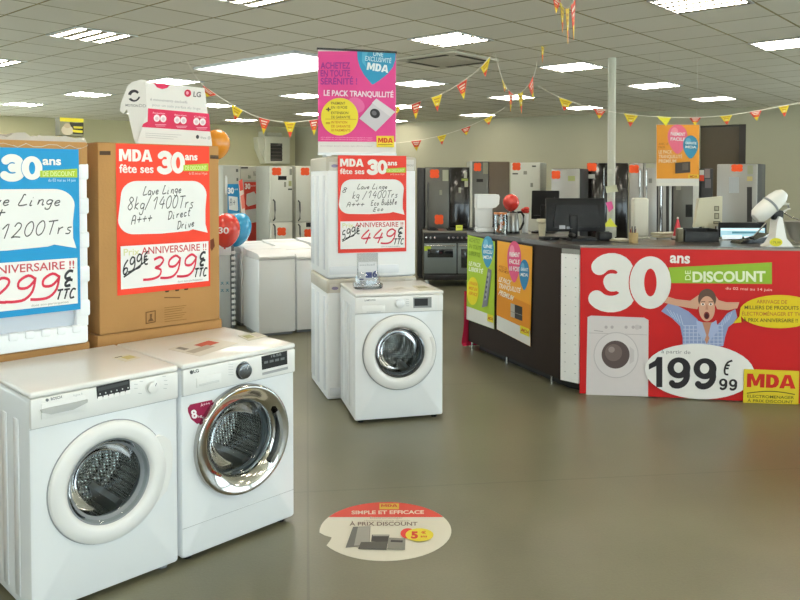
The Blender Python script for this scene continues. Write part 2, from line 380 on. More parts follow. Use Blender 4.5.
corner = [(-2.7, 19.92), (10.0, 12.3), (10.0, -3.5), (-9.5, -3.5), (-9.5, 15.68)]
mb = MB(); mb.prism([(-10.2, -4.2), (10.7, -4.2), (10.7, 12.6), (-2.7, 21.0), (-10.2, 16.4)], -.12, 0, floor_mat(), axis='z')
struct(mb, 'floor')
cf = Frame(GX, GY, GA, 0); cI = cf.I
mb = MB(); pts = [cI @ Vector((x, y, 0)) for x, y in [(-10.2, -4.2), (10.7, -4.2), (10.7, 12.6), (-2.7, 21.0), (-10.2, 16.4)]]
mb.prism([(p.x, p.y) for p in pts], CZ, CZ+.12, ceiling_mat(), axis='z')
struct(mb, 'ceiling', cf)
def wallf(a, b):
    a = Vector(a); b = Vector(b); d = b-a
    return Frame(a.x, a.y, math.atan2(d.y, d.x)), d.length
# far wall with the tall brown doorway
wf, wl = wallf(corner[0], corner[1])
d0 = wf.p(699.5, 130)[0]; d1 = wf.p(746, 130)[0]; dz = wf.p(722, 125)[1]
mb = MB(); mb.box(-.3, d0, 0, .2, 0, CZ, WALL); mb.box(d1, wl+.2, 0, .2, 0, CZ, WALL); mb.box(d0, d1, 0, .2, dz, CZ, WALL)
struct(mb, 'wall_far', wf)
DOORB = mat('brown_door', '574a36', .5, noise=.08, nscale=3); DOORF = mat('dark_door_frame', '2a241c', .5)
mb = MB(); mb.box(d0-.002, d1-.12, .13, .18, .01, dz-.03, DOORB)
dr = struct(mb, 'door_1', wf)
mb = MB(); mb.box(d1-.12, d1, .02, .19, 0, dz, DOORF); mb.box(d0, d1-.12, .1, .19, dz-.03, dz, DOORF); mb.build('door_frame', dr)
mb = MB(); mb.cyl((d1-.2, .13, 1.02), (d1-.2, .08, 1.02), .012, CHROME); mb.cyl((d1-.2, .08, 1.02), (d1-.32, .08, 1.02), .01, CHROME); mb.build('door_handle', dr)
wf2, wl2 = wallf(corner[4], corner[0])
mb = MB(); mb.box(-.2, wl2+.15, 0, .2, 0, CZ, WALLY); struct(mb, 'wall_left', wf2)
# shop front behind the camera and to the right: glazed bays
wn = 0
def glazed(name, a, b, n, sol=1):
    global wn
    f, l = wallf(a, b); mbw = MB(); bw = l/n
    mbw.box(0, l, 0, .2, 0, .25, WALL); mbw.box(0, l, 0, .2, 2.7, CZ, WALL)
    for i in range(n+1): mbw.box(max(0, i*bw-.15), min(l, i*bw+.15), .001, .199, .25, 2.7, WALL)
    struct(mbw, name, f)
    for i in range(n):
        x0 = i*bw+.15; x1 = (i+1)*bw-.15; wn += 1
        mbg = MB(); mbg.box(x0, x1, .095, .101, .25, 2.7, thin_glass('window_glass', 'eef4f2'))
        g = struct(mbg, 'window_%d' % wn, f)
        mbf = MB()
        for X in (x0, (x0+x1)/2-.03, x1-.06): mbf.box(X, X+.06, .06, .14, .25, 2.7, ALU)
        for z in (.25, 2.64): mbf.box(x0, x1, .061, .139, z, z+.06, ALU)
        mbf.build('window_frame', g)
        ld = bpy.data.lights.new('window_portal', 'AREA'); ld.shape = 'RECTANGLE'; ld.size = x1-x0; ld.size_y = 2.4; ld.cycles.is_portal = True
        lo = bpy.data.objects.new('window_portal', ld); COL.objects.link(lo)
        lo.matrix_world = f.M @ Matrix.Translation(((x0+x1)/2, .25, 1.475)) @ Matrix.Rotation(R(-90), 4, 'X')
glazed('wall_front', corner[2], (-2.4, -3.5), 3)
wfx, wlx = wallf((-2.4, -3.5), corner[3]); mb = MB(); mb.box(0, wlx+.2, 0, .2, 0, CZ, WALL); struct(mb, 'wall_back', wfx)
glazed('wall_right', corner[1], corner[2], 4)
wf3, wl3 = wallf(corner[3], (-9.5, 2.5)); mb = MB(); mb.box(-.2, wl3, 0, .2, 0, CZ, WALL); struct(mb, 'wall_side', wf3)
glazed('wall_side_added_glazing', (-9.5, 2.5), corner[4], 3)  # unseen glazed bays added to throw more daylight onto the left ceiling
mb = MB(); mb.box(-30, 30, -25, -4.3, -.3, -.02, mat('pavement', 'c2c2c0', .9, noise=.1)); mb.box(10.8, 30, -4.2, 30, -.3, -.02, mat('pavement')); mb.box(-30, -10.3, -4.2, 30, -.3, -.02, mat('pavement'))
struct(mb, 'ground_outside')

w = bpy.data.worlds.new('World'); sc.world = w; w.use_nodes = True
w.node_tree.nodes['Background'].inputs[0].default_value = lin('e2ebf7')+(1,)
w.node_tree.nodes['Background'].inputs[1].default_value = 5.4

sun_d = bpy.data.lights.new('sun', 'SUN'); sun_d.energy = 190; sun_d.angle = R(1.5); sun_d.color = (1, .98, .95)
sun = bpy.data.objects.new('sun', sun_d); COL.objects.link(sun); sun.rotation_euler = (R(28), R(-6), 0)
# ------------------------------------------------------------------ ceiling lights
TUBE = mat('fluorescent_tube', 'ffffff', .5, emit=30, ecol='fff6e4')
REFL = mat('louvre_reflector', '5a5545', .6, 0, noise=.03)
DIFF = mat('luminous_diffuser', 'ffffff', .5, emit=5.5, ecol='fffdf6')
def make_light():
    t = thing('ceiling_light', 'x', 'ceiling light', None, 'recessed four-tube ceiling lights')
    mb = MB()
    for x0, x1, y0, y1 in ((-.3, .3, -.3, -.28), (-.3, .3, .28, .3), (-.3, -.28, -.28, .28), (.28, .3, -.28, .28)): mb.box(x0, x1, y0, y1, -.012, -.001, ALU)
    mb.build('frame', t)
    mb = MB(); mb.box(-.28, .28, -.28, .28, -.004, -.001, REFL)
    for i in range(5): x = -.28+i*.14; mb.prism([(x-.02 if i else x, -.004), (x+.02 if i < 4 else x, -.004), (x, -.012)], -.28, .28, REFL)
    mb.build('reflector', t)
    for i in range(4):
        mb = MB(); x = -.21+i*.14; mb.cyl((x, -.265, -.013), (x, .265, -.013),   .027, TUBE, n=10, M=Matrix.Translation((0, 0, -.0075)) @ Matrix.Scale(.18, 4, (0, 0, 1)) @ Matrix.Translation((0, 0, .013))); mb.build('tube', t)
    return t
def copy_tree(o, parent=None):
    c = o.copy(); COL.objects.link(c)
    if parent: c.parent = parent
    for ch in list(o.children): copy_tree(ch, c)
    return c
def inside(x, y, mg=.5):
    pts = corner; n = len(pts)
    for i in range(n):
        a = Vector(pts[i]); b = Vector(pts[(i+1) % n]); d = (b-a).normalized(); nrm = Vector((d.y, -d.x))
        if (Vector((x, y))-a).dot(nrm) < mg: return False
    return True
LLAB = {(2, -1): 'recessed four-tube light nearest the pink banner, just right of it',
 (2, -5): 'recessed four-tube light at the top edge of the photo, above the red counter banner',
 (-2, -1): 'recessed four-tube light cut by the top edge, above the bright square light panel',
 (-2, 3): 'recessed four-tube light high above the blue price poster',
 (6, -1): 'recessed four-tube light just left of the top of the white post',
 (10, -1): 'recessed four-tube light just right of the white post, in line with its top',
 (14, -1): 'small far recessed light above the dark doorway, left half',
 (6, -5): 'recessed four-tube light cut by the right edge of the photo',
 (6, 3): 'recessed four-tube light right beside the pink banner, below the air cassette',
 (10, 3): 'recessed four-tube light behind the dipping loop of pennants',
 (14, 3): 'small far recessed light just left of the white post, over the pennant string',
 (2, 7): 'recessed four-tube light just above the white cardboard display',
 (2, 11): 'small recessed light above and right of the little yellow carton',
 (2, 15): 'small recessed light over the blue price poster, far away',
 (-2, 7): 'recessed four-tube light at the left edge of the photo'}
proto = None; nl = 0
for i in range(-10, 27, 4):
    for j in range(-21, 24, 4):
        x, y = cell(i+.5, j+.5)
        if not inside(x, y): continue
        px = 400+F_PX*x/y if y > .5 else -999
        if y > 4 and -120 < px < 900: pass
        elif y > 4: continue
        if y < 1 and (i+j) % 8 == 0: pass
        if proto is None: o = proto = make_light()
        else: o = copy_tree(proto)
        o.location = (x, y, CZ); o.rotation_euler = (0, 0, GA)
        o['label'] = LLAB.get((i, j), 'small bright recessed four-tube light far back in the tiled ceiling' if y > 9 else 'recessed four-tube light in the ceiling outside the photo')
        nl += 1
x, y = cell(2.42, 3.73)
t = thing('skylight_panel', 'large bright white square luminous panel in the ceiling left of pink banner', 'ceiling light', Frame(x, y, GA, CZ))
mb = MB(); a, b = .54, .92
for q in ((-a, a, -b, -b+.02), (-a, a, b-.02, b), (-a, -a+.02, -b, b), (a-.02, a, -b, b)): mb.box(*q, -.03, -.001, ALU)
mb.build('frame', t)
mb = MB(); mb.box(-a+.02, a-.02, -b+.02, b-.02, -.022, -.004, DIFF); mb.build('diffuser', t)
# ceiling air cassette
p = gp(447, 58.5, CZ)
t = thing('air_cassette', 'square air conditioning cassette with dark slots set in the ceiling tiles', 'air vent', Frame(p.x, p.y, GA, CZ))
mb = MB(); CAS = mat('cassette_plastic', 'bdb8a8', .6)
mb.rbox(-.42, .42, -.42, .42, -.03, -.001, CAS, .012); mb.build('cover', t)
mb = MB(); mb.rbox(-.25, .25, -.25, .25, -.038, -.031, CAS, .003); mb.build('grille', t)
for k in range(4):
    mb = MB(); mb.box(-.27, .27, -.375, -.315, -.034, -.031, mat('dark_slot', '3b3729', .8), M=Matrix.Rotation(k*PI/2, 4, 'Z')); mb.build('slot', t)

# ================================================================== WASHING MACHINES
RUB = mat('grey_rubber', '5b6267', .6, noise=.05)
def drum_mat():
    m = bpy.data.materials.new('perforated_drum'); m.use_nodes = True; nt = m.node_tree; b = nt.nodes['Principled BSDF']; L = nt.links.new
    tc = nt.nodes.new('ShaderNodeTexCoord'); v = nt.nodes.new('ShaderNodeTexVoronoi'); v.inputs['Scale'].default_value = 75; v.inputs['Randomness'].default_value = .15; L(tc.outputs['Object'], v.inputs['Vector'])
    r = nt.nodes.new('ShaderNodeValToRGB'); r.color_ramp.elements[0].position = .22; r.color_ramp.elements[1].position = .3
    r.color_ramp.elements[0].color = (.06, .06, .06, 1); r.color_ramp.elements[1].color = lin('d8d7d2')+(1,); L(v.outputs['Distance'], r.inputs[0]); L(r.outputs[0], b.inputs['Base Color'])
    b.inputs['Metallic'].default_value = .95; b.inputs['Roughness'].default_value = .2
    bp = nt.nodes.new('ShaderNodeBump'); bp.inputs['Strength'].default_value = .7; bp.inputs['Distance'].default_value = .01; L(v.outputs['Distance'], bp.inputs['Height']); L(bp.outputs[0], b.inputs['Normal']); return m
DRUM = drum_mat()
DGLASS = thin_glass('door_glass', 'e6eaea', .2, .03)
def shell(mb, w, d, z0, z1, cz, rad, m, r=.014, hole=None):
    pts = []; hw = w/2
    def seg(a, b, n): return [(a[0]+(b[0]-a[0])*i/n, a[1]+(b[1]-a[1])*i/n) for i in range(n)]
    def loop(ins):
        h = hw-ins; a, b, rr = z0+ins, z1-ins, r; P = []
        cs = [((h-rr, a+rr), -90), ((h-rr, b-rr), 0), ((-h+rr, b-rr), 90), ((-h+rr, a+rr), 180)]
        arcs = [[(c[0]+rr*math.cos(R(a0+22.5*i)), c[1]+rr*math.sin(R(a0+22.5*i))) for i in range(5)] for c, a0 in cs]
        for i in range(4): P += arcs[i]; P += seg(arcs[i][-1], arcs[(i+1) % 4][0], 14)[1:]
        return P
    lo = [(loop(0), d), (loop(0), r), (loop(r*.3), r*.3), (loop(r), 0)]
    n = len(lo[0][0]); vs = []; fs = []
    for P, y in lo: vs += [(a, y, b) for a, b in P]
    P = lo[-1][0]
    ang = [math.atan2(b-cz, a) for a, b in P]
    vs += [(rad*math.cos(t), 0, cz+rad*math.sin(t)) for t in ang]
    vs += [(rad*math.cos(t), .05, cz+rad*math.sin(t)) for t in ang]
    for j in range(5): fs += [(j*n+i, j*n+(i+1) % n, (j+1)*n+(i+1) % n, (j+1)*n+i) for i in range(n)]
    fs.append(tuple(range(n)))
    mb.add(vs, fs, m)
def washer(fr, kind, w, d, h, cz, label, k):
    t = thing('washing_machine', label, 'washing machine', fr, 'washing machines on show with porthole doors')
    ro, rg = k['ro'], k['rg']
    mb = MB(); shell(mb, w, d-.01, .02, h-.026, cz, rg+.012, WHITE)
    ps = .135
    if k.get('ribs'):
        for i in range(4): y = .1+i*.125; mb.rbox(-w/2-.004, -w/2+.002, y, y+.05, .06, h-.12, WHITE, .003)
    if k.get('ribs2'):
        for i in range(3): y = .12+i*.14; mb.rbox(-w/2-.004, -w/2+.002, y, y+.07, .08, h-.1, WHITE, .003)
    SEAM = mat('panel_seam', '9a9d9f', .6)
    mb.box(-w/2+.003, w/2-.003, -.0006, .001, h-ps-.0035, h-ps-.001, SEAM)
    if k.get('kick'): mb.box(-w/2+.003, w/2-.003, -.0006, .001, .150, .1515, SEAM)
    mb.build('body', t)
    mb = MB(); mb.rbox(-w/2, w/2, -.010, d, h-.024, h, mat('worktop_white', 'e9e8e4', .3, coat=.3, noise=.01), .009, 3); mb.build('worktop', t)
    for sx in (-1, 1):
        for yy in (.05, d-.06):
            mb = MB(); mb.cyl((sx*(w/2-.05), yy, 0), (sx*(w/2-.05), yy, .03), .02, BLACKP if kind != 'b' else GREYP, n=12); mb.build('foot', t)
    # control panel
    mb = MB(); mb.rbox(-w/2+.004, w/2-.004, -.012, .01, h-ps, h-.0255, WHITEP, .005, 2); cp = mb.build('control_panel', t)
    # drum and gasket
    mb = MB(); mb.lathe([(rg-.005, .07), (rg+.055, .075), (rg+.06, .1), (rg+.06, .36), (.12, .40), (.0, .39)], DRUM, 48, (0, 0, cz), 'y')
    for q in range(3):
        a = 2*PI*q/3+.5; M = Matrix.Translation((0, 0, cz)) @ Matrix.Rotation(a, 4, 'Y')
        mb.prism([(-.03, rg+.06), (.03, rg+.06), (.012, rg-.01), (-.012, rg-.01)], .1, .36, mat('drum_lifter', 'b9bab8', .3, .7), M=M)
    mb.build('drum', t)
    mb = MB(); mb.lathe([(rg+.011, .045), (rg-.012, .03), (rg-.02, .045), (rg-.008, .072)], RUB, 48, (0, 0, cz), 'y'); mb.build('gasket', t)
    # door
    mb = MB()
    if kind == 'l':
        mb.lathe([(ro, -.001), (ro, -.024), (ro-.003, -.031), (ro-.010, -.035), (ro-.018, -.034), (rg+.02, -.016), (rg+.004, -.008), (rg-.003, .0), (rg-.004, .012)], mat('door_chrome', 'b9b7b2', .09, 1, noise=.02, nscale=3), 72, (0, 0, cz), 'y')
    elif kind == 'b':
        mb.lathe([(ro, -.001), (ro-.001, -.014), (ro-.006, -.02), (ro-.03, -.023), (rg+.02, -.024), (rg+.004, -.016), (rg, .0), (rg-.003, .015)], WHITEP, 72, (0, 0, cz), 'y')
        mb.lathe([(ro+.004, -.0007), (ro+.0005, -.0012), (ro-.001, -.006)], SEAM, 72, (0, 0, cz), 'y')
        mb.lathe([(rg+.001, -.006), (rg-.02, .01), (rg-.026, .02)], GREYP, 64, (0, 0, cz), 'y')
    else:
        mb.lathe([(ro, -.001), (ro, -.016), (ro-.008, -.024), (rg+.03, -.030), (rg+.01, -.026), (rg, -.012), (rg, .01)], WHITEP, 72, (0, 0, cz), 'y')
        mb.lathe([(ro+.006, -.0008), (ro+.005, -.01), (ro-.001, -.014)], mat('door_outline_grey', '9fa3a5', .3, .5), 72, (0, 0, cz), 'y')
        mb.lathe([(rg+.002, -.022), (rg-.006, -.026), (rg-.014, -.014), (rg-.014, 0)], mat('dark_chrome', '85878a', .2, .8), 64, (0, 0, cz), 'y')
    door = mb.build('door', t, sharp=50)
    mb = MB(); mb.lathe([(rg-.006, -.004), (rg-.02, .012), (rg-.045, .05), (rg-.06, .085), (rg-.09, .1), (0, .105)], DGLASS, 48, (0, 0, cz), 'y'); mb.build('door_glass', door, sharp=60)
    mb = MB()
    if kind == 'b':
        mb.prism([(ro-.055, cz+.13), (ro-.025, cz+.135), (ro-.01, cz+.128), (ro+.018, cz+.10), (ro+.028, cz+.05), (ro+.022, cz-.03), (ro-.0, cz-.10), (ro-.05, cz-.14)], -.019, -.002, WHITEP)
    elif kind == 'l':
        mb.lathe([(rg+.004, -.022), (rg+.012, -.044), (rg+.03, -.044), (rg+.035, -.03)], mat('handle_chrome', 'b0b2b4', .15, 1), 16, (0, 0, cz), 'y', a0=R(-45), a1=R(30))
    else:
        mb.lathe([(ro-.03, -.026), (ro-.022, -.032), (ro-.008, -.03), (ro-.002, -.02)], WHITEP, 16, (0, 0, cz), 'y', a0=R(-25), a1=R(25))
    mb.build('handle', door, sharp=50)
    return t, cp

# ---- poses found for the three machines
def posed(x, y, a, w): return Frame(x+w/2*math.cos(a), y+w/2*math.sin(a), a)
fB = posed(-1.344, 2.772, .79, .594); fL = posed(-.915, 3.205, .8035, .597); fS = posed(-.300, 5.08, .248, .612)
mB, cpB = washer(fB, 'b', .594, .58, .85, .445, 'white washing machine with plain white porthole ring, half in frame at left', dict(ro=.235, rg=.165, ribs=1))
mL, cpL = washer(fL, 'l', .597, .58, .85, .467, 'white washing machine with wide chrome porthole ring and round dial', dict(ro=.243, rg=.168, kick=1))
mS, cpS = washer(fS, 's', .612, .56, .872, .468, 'white washing machine alone in the aisle before wrapped boxes, grey-rimmed porthole', dict(ro=.25, rg=.168, ribs2=1))
def ondraw(parent, name, fn, y=-.0125, fr=None, step=.0004):
    mb = MB(); A = Art(mb, lambda a, b: fr.p(a, b, -.012), y, step); fn(A); return mb.build(name, parent, flat=True)
# Bosch-type panel
def f(A):
    A.poly([(96, 386.5), (129.5, 379), (130, 390.5), (97, 398.5)], '2e3032'); A.poly([(98, 388), (128, 381), (128.3, 384), (98, 391.5)], '45484a')
    for i in range(6): x = 97.8+i*5.5; y = 396.8-i*1.28; A.poly([(x, y), (x+4.4, y-1), (x+4.4, y+2.8), (x, y+3.8)], 'f3f3f1'); A.rect(x+1.5, y-3.6, x+2.7, y-2.2, 'c9cccc')
ondraw(mB, 'display', f, fr=fB)
def f(A):
    A.text('BOSCH', 51, 400.2, 62, 398, 2.6, '4b5054', .02); A.ell(47, 400, 1.6, 1.6, '6d7276')
    for x, y in ((134, 384), (134, 388), (138, 393), (162, 376), (163.5, 380), (164, 384), (163, 388), (139, 381)): A.rect(x, y, x+3.4, y+.5, 'b9bcbd')
    A.text('logixx 8', 73, 396, 82, 394.3, 2, 'b4b7b8')
ondraw(mB, 'lettering', f, fr=fB)
def dial(parent, fr, px, py, r, m, m2, dep=.018):
    x, z = fr.p(px, py, -.012); mb = MB()
    mb.lathe([(r*1.18, -.0125), (r*1.15, -.0145), (r, -.015), (r*.96, -.0125-dep), (r*.8, -.014-dep), (0, -.014-dep)], m, 32, (x, 0, z), 'y')
    mb.box(x-.0012, x+.0012, -.0155-dep, -.0135-dep, z+r*.3, z+r*.85, m2, M=Matrix.Translation((x, 0, z)) @ Matrix.Rotation(.5, 4, 'Y') @ Matrix.Translation((-x, 0, -z)))
    return mb.build('dial', parent)
dial(mB, fB, 152, 387, .024, WHITEP, GREYP)
x0, z0 = fB.p(41, 412.5, -.012); x1, z1 = fB.p(85.5, 402.5, -.012); zc = (z0+z1)/2
mb = MB(); mb.rbox(x0, x1, -.016, -.01, zc-.028, zc+.03, WHITEP, .004); dwr = mb.build('detergent_drawer', mB)
mb = MB(); mb.prism([(x0-.006, zc+.012), (x1+.004, zc+.014), (x1+.002, zc+.004), ((x0+x1)/2+.03, zc-.012), (x0+.03, zc-.012), (x0, zc)], -.026, -.0165, mat('silver_plastic', 'b9bab8', .35, .3)); mb.build('handle', dwr)
# LG-type panel
def f(A):
    A.poly([(261.2, 356.5), (287, 350.5), (287.3, 364), (261.8, 370)], '232425')
    for i in range(4): A.poly([(264+i*5.4, 361.5-i*1.2), (268+i*5.4, 360.6-i*1.2), (268+i*5.4, 363-i*1.2), (264+i*5.4, 363.9-i*1.2)], '6b6e70')
    A.text('18:88', 271, 357.5, 281, 355.3, 2.6, '8e9294')
    A.poly([(261.8, 372.6), (287.5, 366.4), (287.5, 369), (261.8, 375.2)], 'a6a8aa')
ondraw(mL, 'display', f, fr=fL)
def f(A):
    A.text('LG', 193.5, 373, 199, 372, 3.1, '44484b', .03); A.ell(191.3, 372.2, 1.7, 1.9, '44484b')
    for i in range(5): A.rect(228, 364+i*2.6, 233, 364.4+i*2.6, 'b5b8ba')
ondraw(mL, 'lettering', f, fr=fL)
dial(mL, fL, 243.2, 370.5, .034, mat('dial_steel', '6d6f70', .2, .9), WHITEP, .02)
x0, z0 = fL.p(196.5, 388, -.012); x1, z1 = fL.p(221, 373, -.012)
mb = MB(); mb.rbox(x0, x1, -.015, -.01, z0, z1, WHITEP, .004); dwr = mb.build('detergent_drawer', mL)
mb = MB(); mb.rbox(x0+.012, x1-.012, -.018, -.0155, z0+.006, z0+.016, mat('drawer_grip', 'd3d4d3', .4), .001); mb.build('handle', dwr)
mb = MB(); A = Art(mb, lambda a, b: fL.p(a, b), -.0006, .0004)
A.poly([(187.6, 408), (190, 404.5), (212, 399.8), (212.6, 401.5), (206, 414), (199.5, 423.3), (197, 424), (191, 419), (188, 412)], '8e1742')
A.text('8', 192, 418.5, 197.6, 417.3, 8, 'f4eef0', .04); A.text('kg', 198, 417.5, 202, 416.6, 2.4, 'f4eef0'); A.text('A+++', 200.5, 406.5, 210, 404.5, 3, 'f1d5de', .01)
mb.build('sticker', mL, flat=True)['label'] = 'dark red 8 kg sticker'
# third machine's panel
def f(A):
    A.poly([(413, 297.5), (431.5, 297), (431.5, 307.5), (413.3, 308)], '8f9293'); A.poly([(414.2, 298.7), (427.8, 298.4), (427.8, 305.6), (414.4, 306)], '2b2d2e')
ondraw(mS, 'display', f, fr=fS)
def f(A):
    A.text('SAMSUNG', 364.5, 301.4, 375.5, 300.6, 1.8, '7d8288', .01)
    for i in range(4): A.rect(406, 299+i*2.2, 409, 299.4+i*2.2, 'b5b8ba')
ondraw(mS, 'lettering', f, fr=fS)
dial(mS, fS, 399.6, 303.7, .029, mat('dial_silver', 'dcdddd', .3, .2), WHITEP, .016)
x0, z0 = fS.p(362, 313.5, -.012); x1, z1 = fS.p(385, 305, -.012)
mb = MB(); mb.rbox(x0, x1, -.015, -.01, z0, z1, WHITEP, .004); dwr = mb.build('detergent_drawer', mS)
mb = MB(); mb.rbox(x0+.03, x1-.03, -.017, -.0155, z0+.004, z0+.014, mat('drawer_grip'), .001); mb.build('handle', dwr)
# leaflets lying on the machines' tops
def leaf(fr, zt, pts, cols, name, label, cat):
    loc = [fr.g(px, py, zt) for px, py in pts]
    cx = sum(p[0] for p in loc)/4; cy = sum(p[1] for p in loc)/4
    mb = MB(); mb.prism([(p[0]-cx, p[1]-cy) for p in loc], 0, .0012, ink(cols[0]), axis='z')
    def L(u, v): return ((loc[0][0]*(1-u)*(1-v)+loc[1][0]*u*(1-v)+loc[2][0]*u*v+loc[3][0]*(1-u)*v)-cx, (loc[0][1]*(1-u)*(1-v)+loc[1][1]*u*(1-v)+loc[2][1]*u*v+loc[3][1]*(1-u)*v)-cy)
    for i, (u0, v0, u1, v1, c) in enumerate(cols[1:]):
        mb.add([(*L(u, v), .0016+.0004*i) for u, v in ((u0, v0), (u1, v0), (u1, v1), (u0, v1))], [(0, 1, 2, 3)], ink(c))
    o = mb.build(name, flat=True)
    o.matrix_world = fr.M @ Matrix.Translation((cx, cy, zt+.0008)); tag(o, label, cat)
leaf(fL, .85, [(168, 349.5), (206, 338), (238, 343.5), (200, 356.5)], ['dcd8cd', (.45, .25, .85, .6, 'c4553f'), (.05, .5, .6, .75, 'b9b0a0'), (.1, .1, .22, .4, '8f8a80')], 'leaflet', 'white leaflet with a red block on top of the chrome-ringed machine', 'leaflet')
leaf(fL, .85, [(238, 336), (256, 332.5), (268, 336.5), (249, 341)], ['d5d3c2', (.1, .2, .5, .7, 'a8a878'), (.55, .2, .95, .8, 'bdb9ae')], 'leaflet', 'pale green-printed leaflet on the rear right of the chrome-ringed machine', 'leaflet')
leaf(fB, .85, [(112, 358), (128, 354.5), (141, 358), (126, 362)], ['ddd9c9', (.3, .25, .9, .8, 'cdc182'), (.05, .1, .5, .2, '6b675c')], 'leaflet', 'small leaflet with yellow print on top of the left washing machine', 'leaflet')
leaf(fS, .872, [(386, 289), (400, 286), (414, 289), (397, 291)], ['e2e0da', (.2, .3, .8, .7, 'c9c6bb')], 'leaflet', 'faint white leaflet on the lone machine, beside its dial', 'leaflet')
leaf(fS, .872, [(412, 286), (424, 285.5), (436, 290), (420, 291)], ['cbc8b6', (.15, .2, .85, .6, '9a987c')], 'leaflet', 'greenish leaflet at the right rear of the lone machine top', 'leaflet')

# ================================================================== PRICE POSTERS
def poster(fr, x0, x1, z0, z1, y, base, lines, price, old, label, d0=None, name='price_poster', slant=0):
    """anniversary price poster filling a rectangle of a vertical plane; u right, v up in 0..1"""
    mb = MB(); W_, H_ = x1-x0, z1-z0
    ml, mr = (d0 or (0, 0))
    def mp(u, v): return (x0+u*W_, z0+v*H_+(slant*W_*(u-.5)))
    mb.add([(*(mp(u, v)[0:1]), yy, mp(u, v)[1]) for u, v, yy in ((0, 0, y), (1, 0, y), (1, 1, y), (0, 1, y), (0, 0, y-.001), (1, 0, y-.001), (1, 1, y-.001), (0, 1, y-.001))],
           [(0, 1, 2, 3), (4, 5, 6, 7), (0, 1, 5, 4), (1, 2, 6, 5), (2, 3, 7, 6), (3, 0, 4, 7)], ink(base))
    A = Art(mb, mp, y-.001, .0003); A.flip = -1
    w = 'f3f1ec'
    initials(A, .03, .885, .37, .885, .08, w, base); A.text('fête ses', .03, .81, .38, .81, .055, w, .02)
    A.asp = W_/H_; thirty(A, .415, .80, .72, .962, w, base)
    A.text('ans', .72, .902, .86, .902, .05, w, .03)
    A.poly([(.70, .865), (.985, .88), (.985, .825), (.70, .825)], 'a9c23c'); A.text('DE DISCOUNT', .72, .832, .965, .834, .03, 'dfe8a8', .01)
    A.text('du 02 mai au 14 juin', .76, .80, .97, .80, .018, 'f0c8c0' if base[0] != '1' else 'cfe6f5')
    A.rrect(.03, .40, .97, .755, .15, 'eff0ee', rv=.10, tail=(.985, .375)) if False else None
    pts = []
    for cx, cy, a0 in ((.80, .655, 0), (.20, .655, 90), (.17, .50, 180)):
        for i in range(9):
            a = R(a0+11.25*i); pts.append((cx+.16*math.cos(a)*(1 if cx > .5 else 1.0), cy+.10*math.sin(a)))
    pts += [(.45, .395), (.75, .405), (.80, .415), (.97, .385), (.945, .45), (.945, .55)]
    A.poly(pts, 'eff0ee')
    for (t, u0, v0, u1, v1, h) in lines: A.hand(t, u0, v0, u1, v1, h, '4a4a4c', .0075)
    A.poly([(.03, .04), (.975, .04), (.975, .325), (.03, .325)], 'f1f0ee')
    A.text('Prix', .06, .262, .22, .262, .045, 'd9d8a4', .01); A.text('ANNIVERSAIRE !!', .24, .262, .95, .262, .048, 'bb4650', .012)
    A.hand(price, .30, .09, .84, .09, .145, 'c92a45', .017)
    if old: A.hand(old+'€', .05, .135, .33, .20, .085, '2c2c30', .012); A.poly([(.06, .115), (.20, .17), (.31, .225), (.31, .235), (.19, .18), (.055, .125)], '2c2c30')
    A.hand('C', .865, .20, .935, .20, .05, '2c2c30', .018); A.hand('C', .865, .155, .93, .155, .04, '2c2c30', .018); A.hand('TTC', .80, .075, .955, .075, .06, '2c2c30', .012)
    A.text('dont eco-participation', .62, .05, .9, .05, .014, '8b8a86')
    return single(mb, name, label, 'poster', fr, None, flat=True)

# ------------------------------------------------------------------ carton stack behind the chrome-ringed machine
fR = Frame(-1.407, 3.606, .758)
def carton(fr, x0, x1, y0, y1, z0, z1, name, label, group, art=None, top=True):
    t = thing(name, label, 'cardboard box', fr, group)
    mb = MB(); mb.rbox(x0, x1, y0, y1, z0, z1-.004, CARD, .006, 2); mb.build('box', t)
    mb = MB(); ym = (y0+y1)/2
    mb.box(x0+.002, x1-.002, y0+.002, ym-.002, z1-.004, z1, CARD); mb.box(x0+.002, x1-.002, ym+.002, y1-.002, z1-.004, z1, CARD); mb.box(x0+.01, x1-.01, ym-.03, ym+.03, z1, z1+.0006, mat('brown_tape', '9c7448', .3)); mb.build('lid_flap', t)
    if art: mb = MB(); A = Art(mb, lambda a, b: fr.p(a, b, y0), y0-.0004, .0004); art(A); mb.build('printing', t, flat=True)
    return t
carton(fR, -.012, .648, .0, .62, 0, .888, 'appliance_carton', 'brown cardboard box, lower one of the stack behind the chrome-ringed machine', 'brown appliance cartons')
def f(A):
    k = '3c2814'
    A.rect(99.5, 151, 110.5, 155, k); A.poly([(210, 155), (218.5, 155.4), (218.5, 159), (210, 158.6)], k)
    for x in (167, 177, 186):
        A.poly([(x-3.5, 289.5-(x-165)*.12), (x-1.5, 292.6-(x-165)*.12), (x+1.5, 292.2-(x-165)*.12), (x+3.5, 288.5-(x-165)*.12), (x+2, 290.6-(x-165)*.12), (x-2, 291-(x-165)*.12)], k)
    A.rect(164, 297, 180, 298, '6b4a24')
    for i in range(7): A.poly([(164, 307.5+i*2.3), (186-(i % 3)*2, 305+i*2.3), (186-(i % 3)*2, 305.5+i*2.3), (164, 308.1+i*2.3)], '84602f')
    for q in (((145, 312), (155, 310), (155, 311), (145, 313)), ((145, 323), (155, 321), (155, 322), (145, 324)), ((145, 312), (146, 312), (146, 324), (145, 324)), ((154, 310.3), (155, 310), (155, 322), (154, 322))): A.poly(q, '6b4a24')
    A.poly([(149, 314), (151.5, 313.5), (151, 317.5), (153, 320.5), (147, 321.5), (149.5, 318)], '6b4a24')
    A.poly([(209.5, 240), (213, 238), (214, 246), (211, 251), (209.5, 248)], '6a3418')
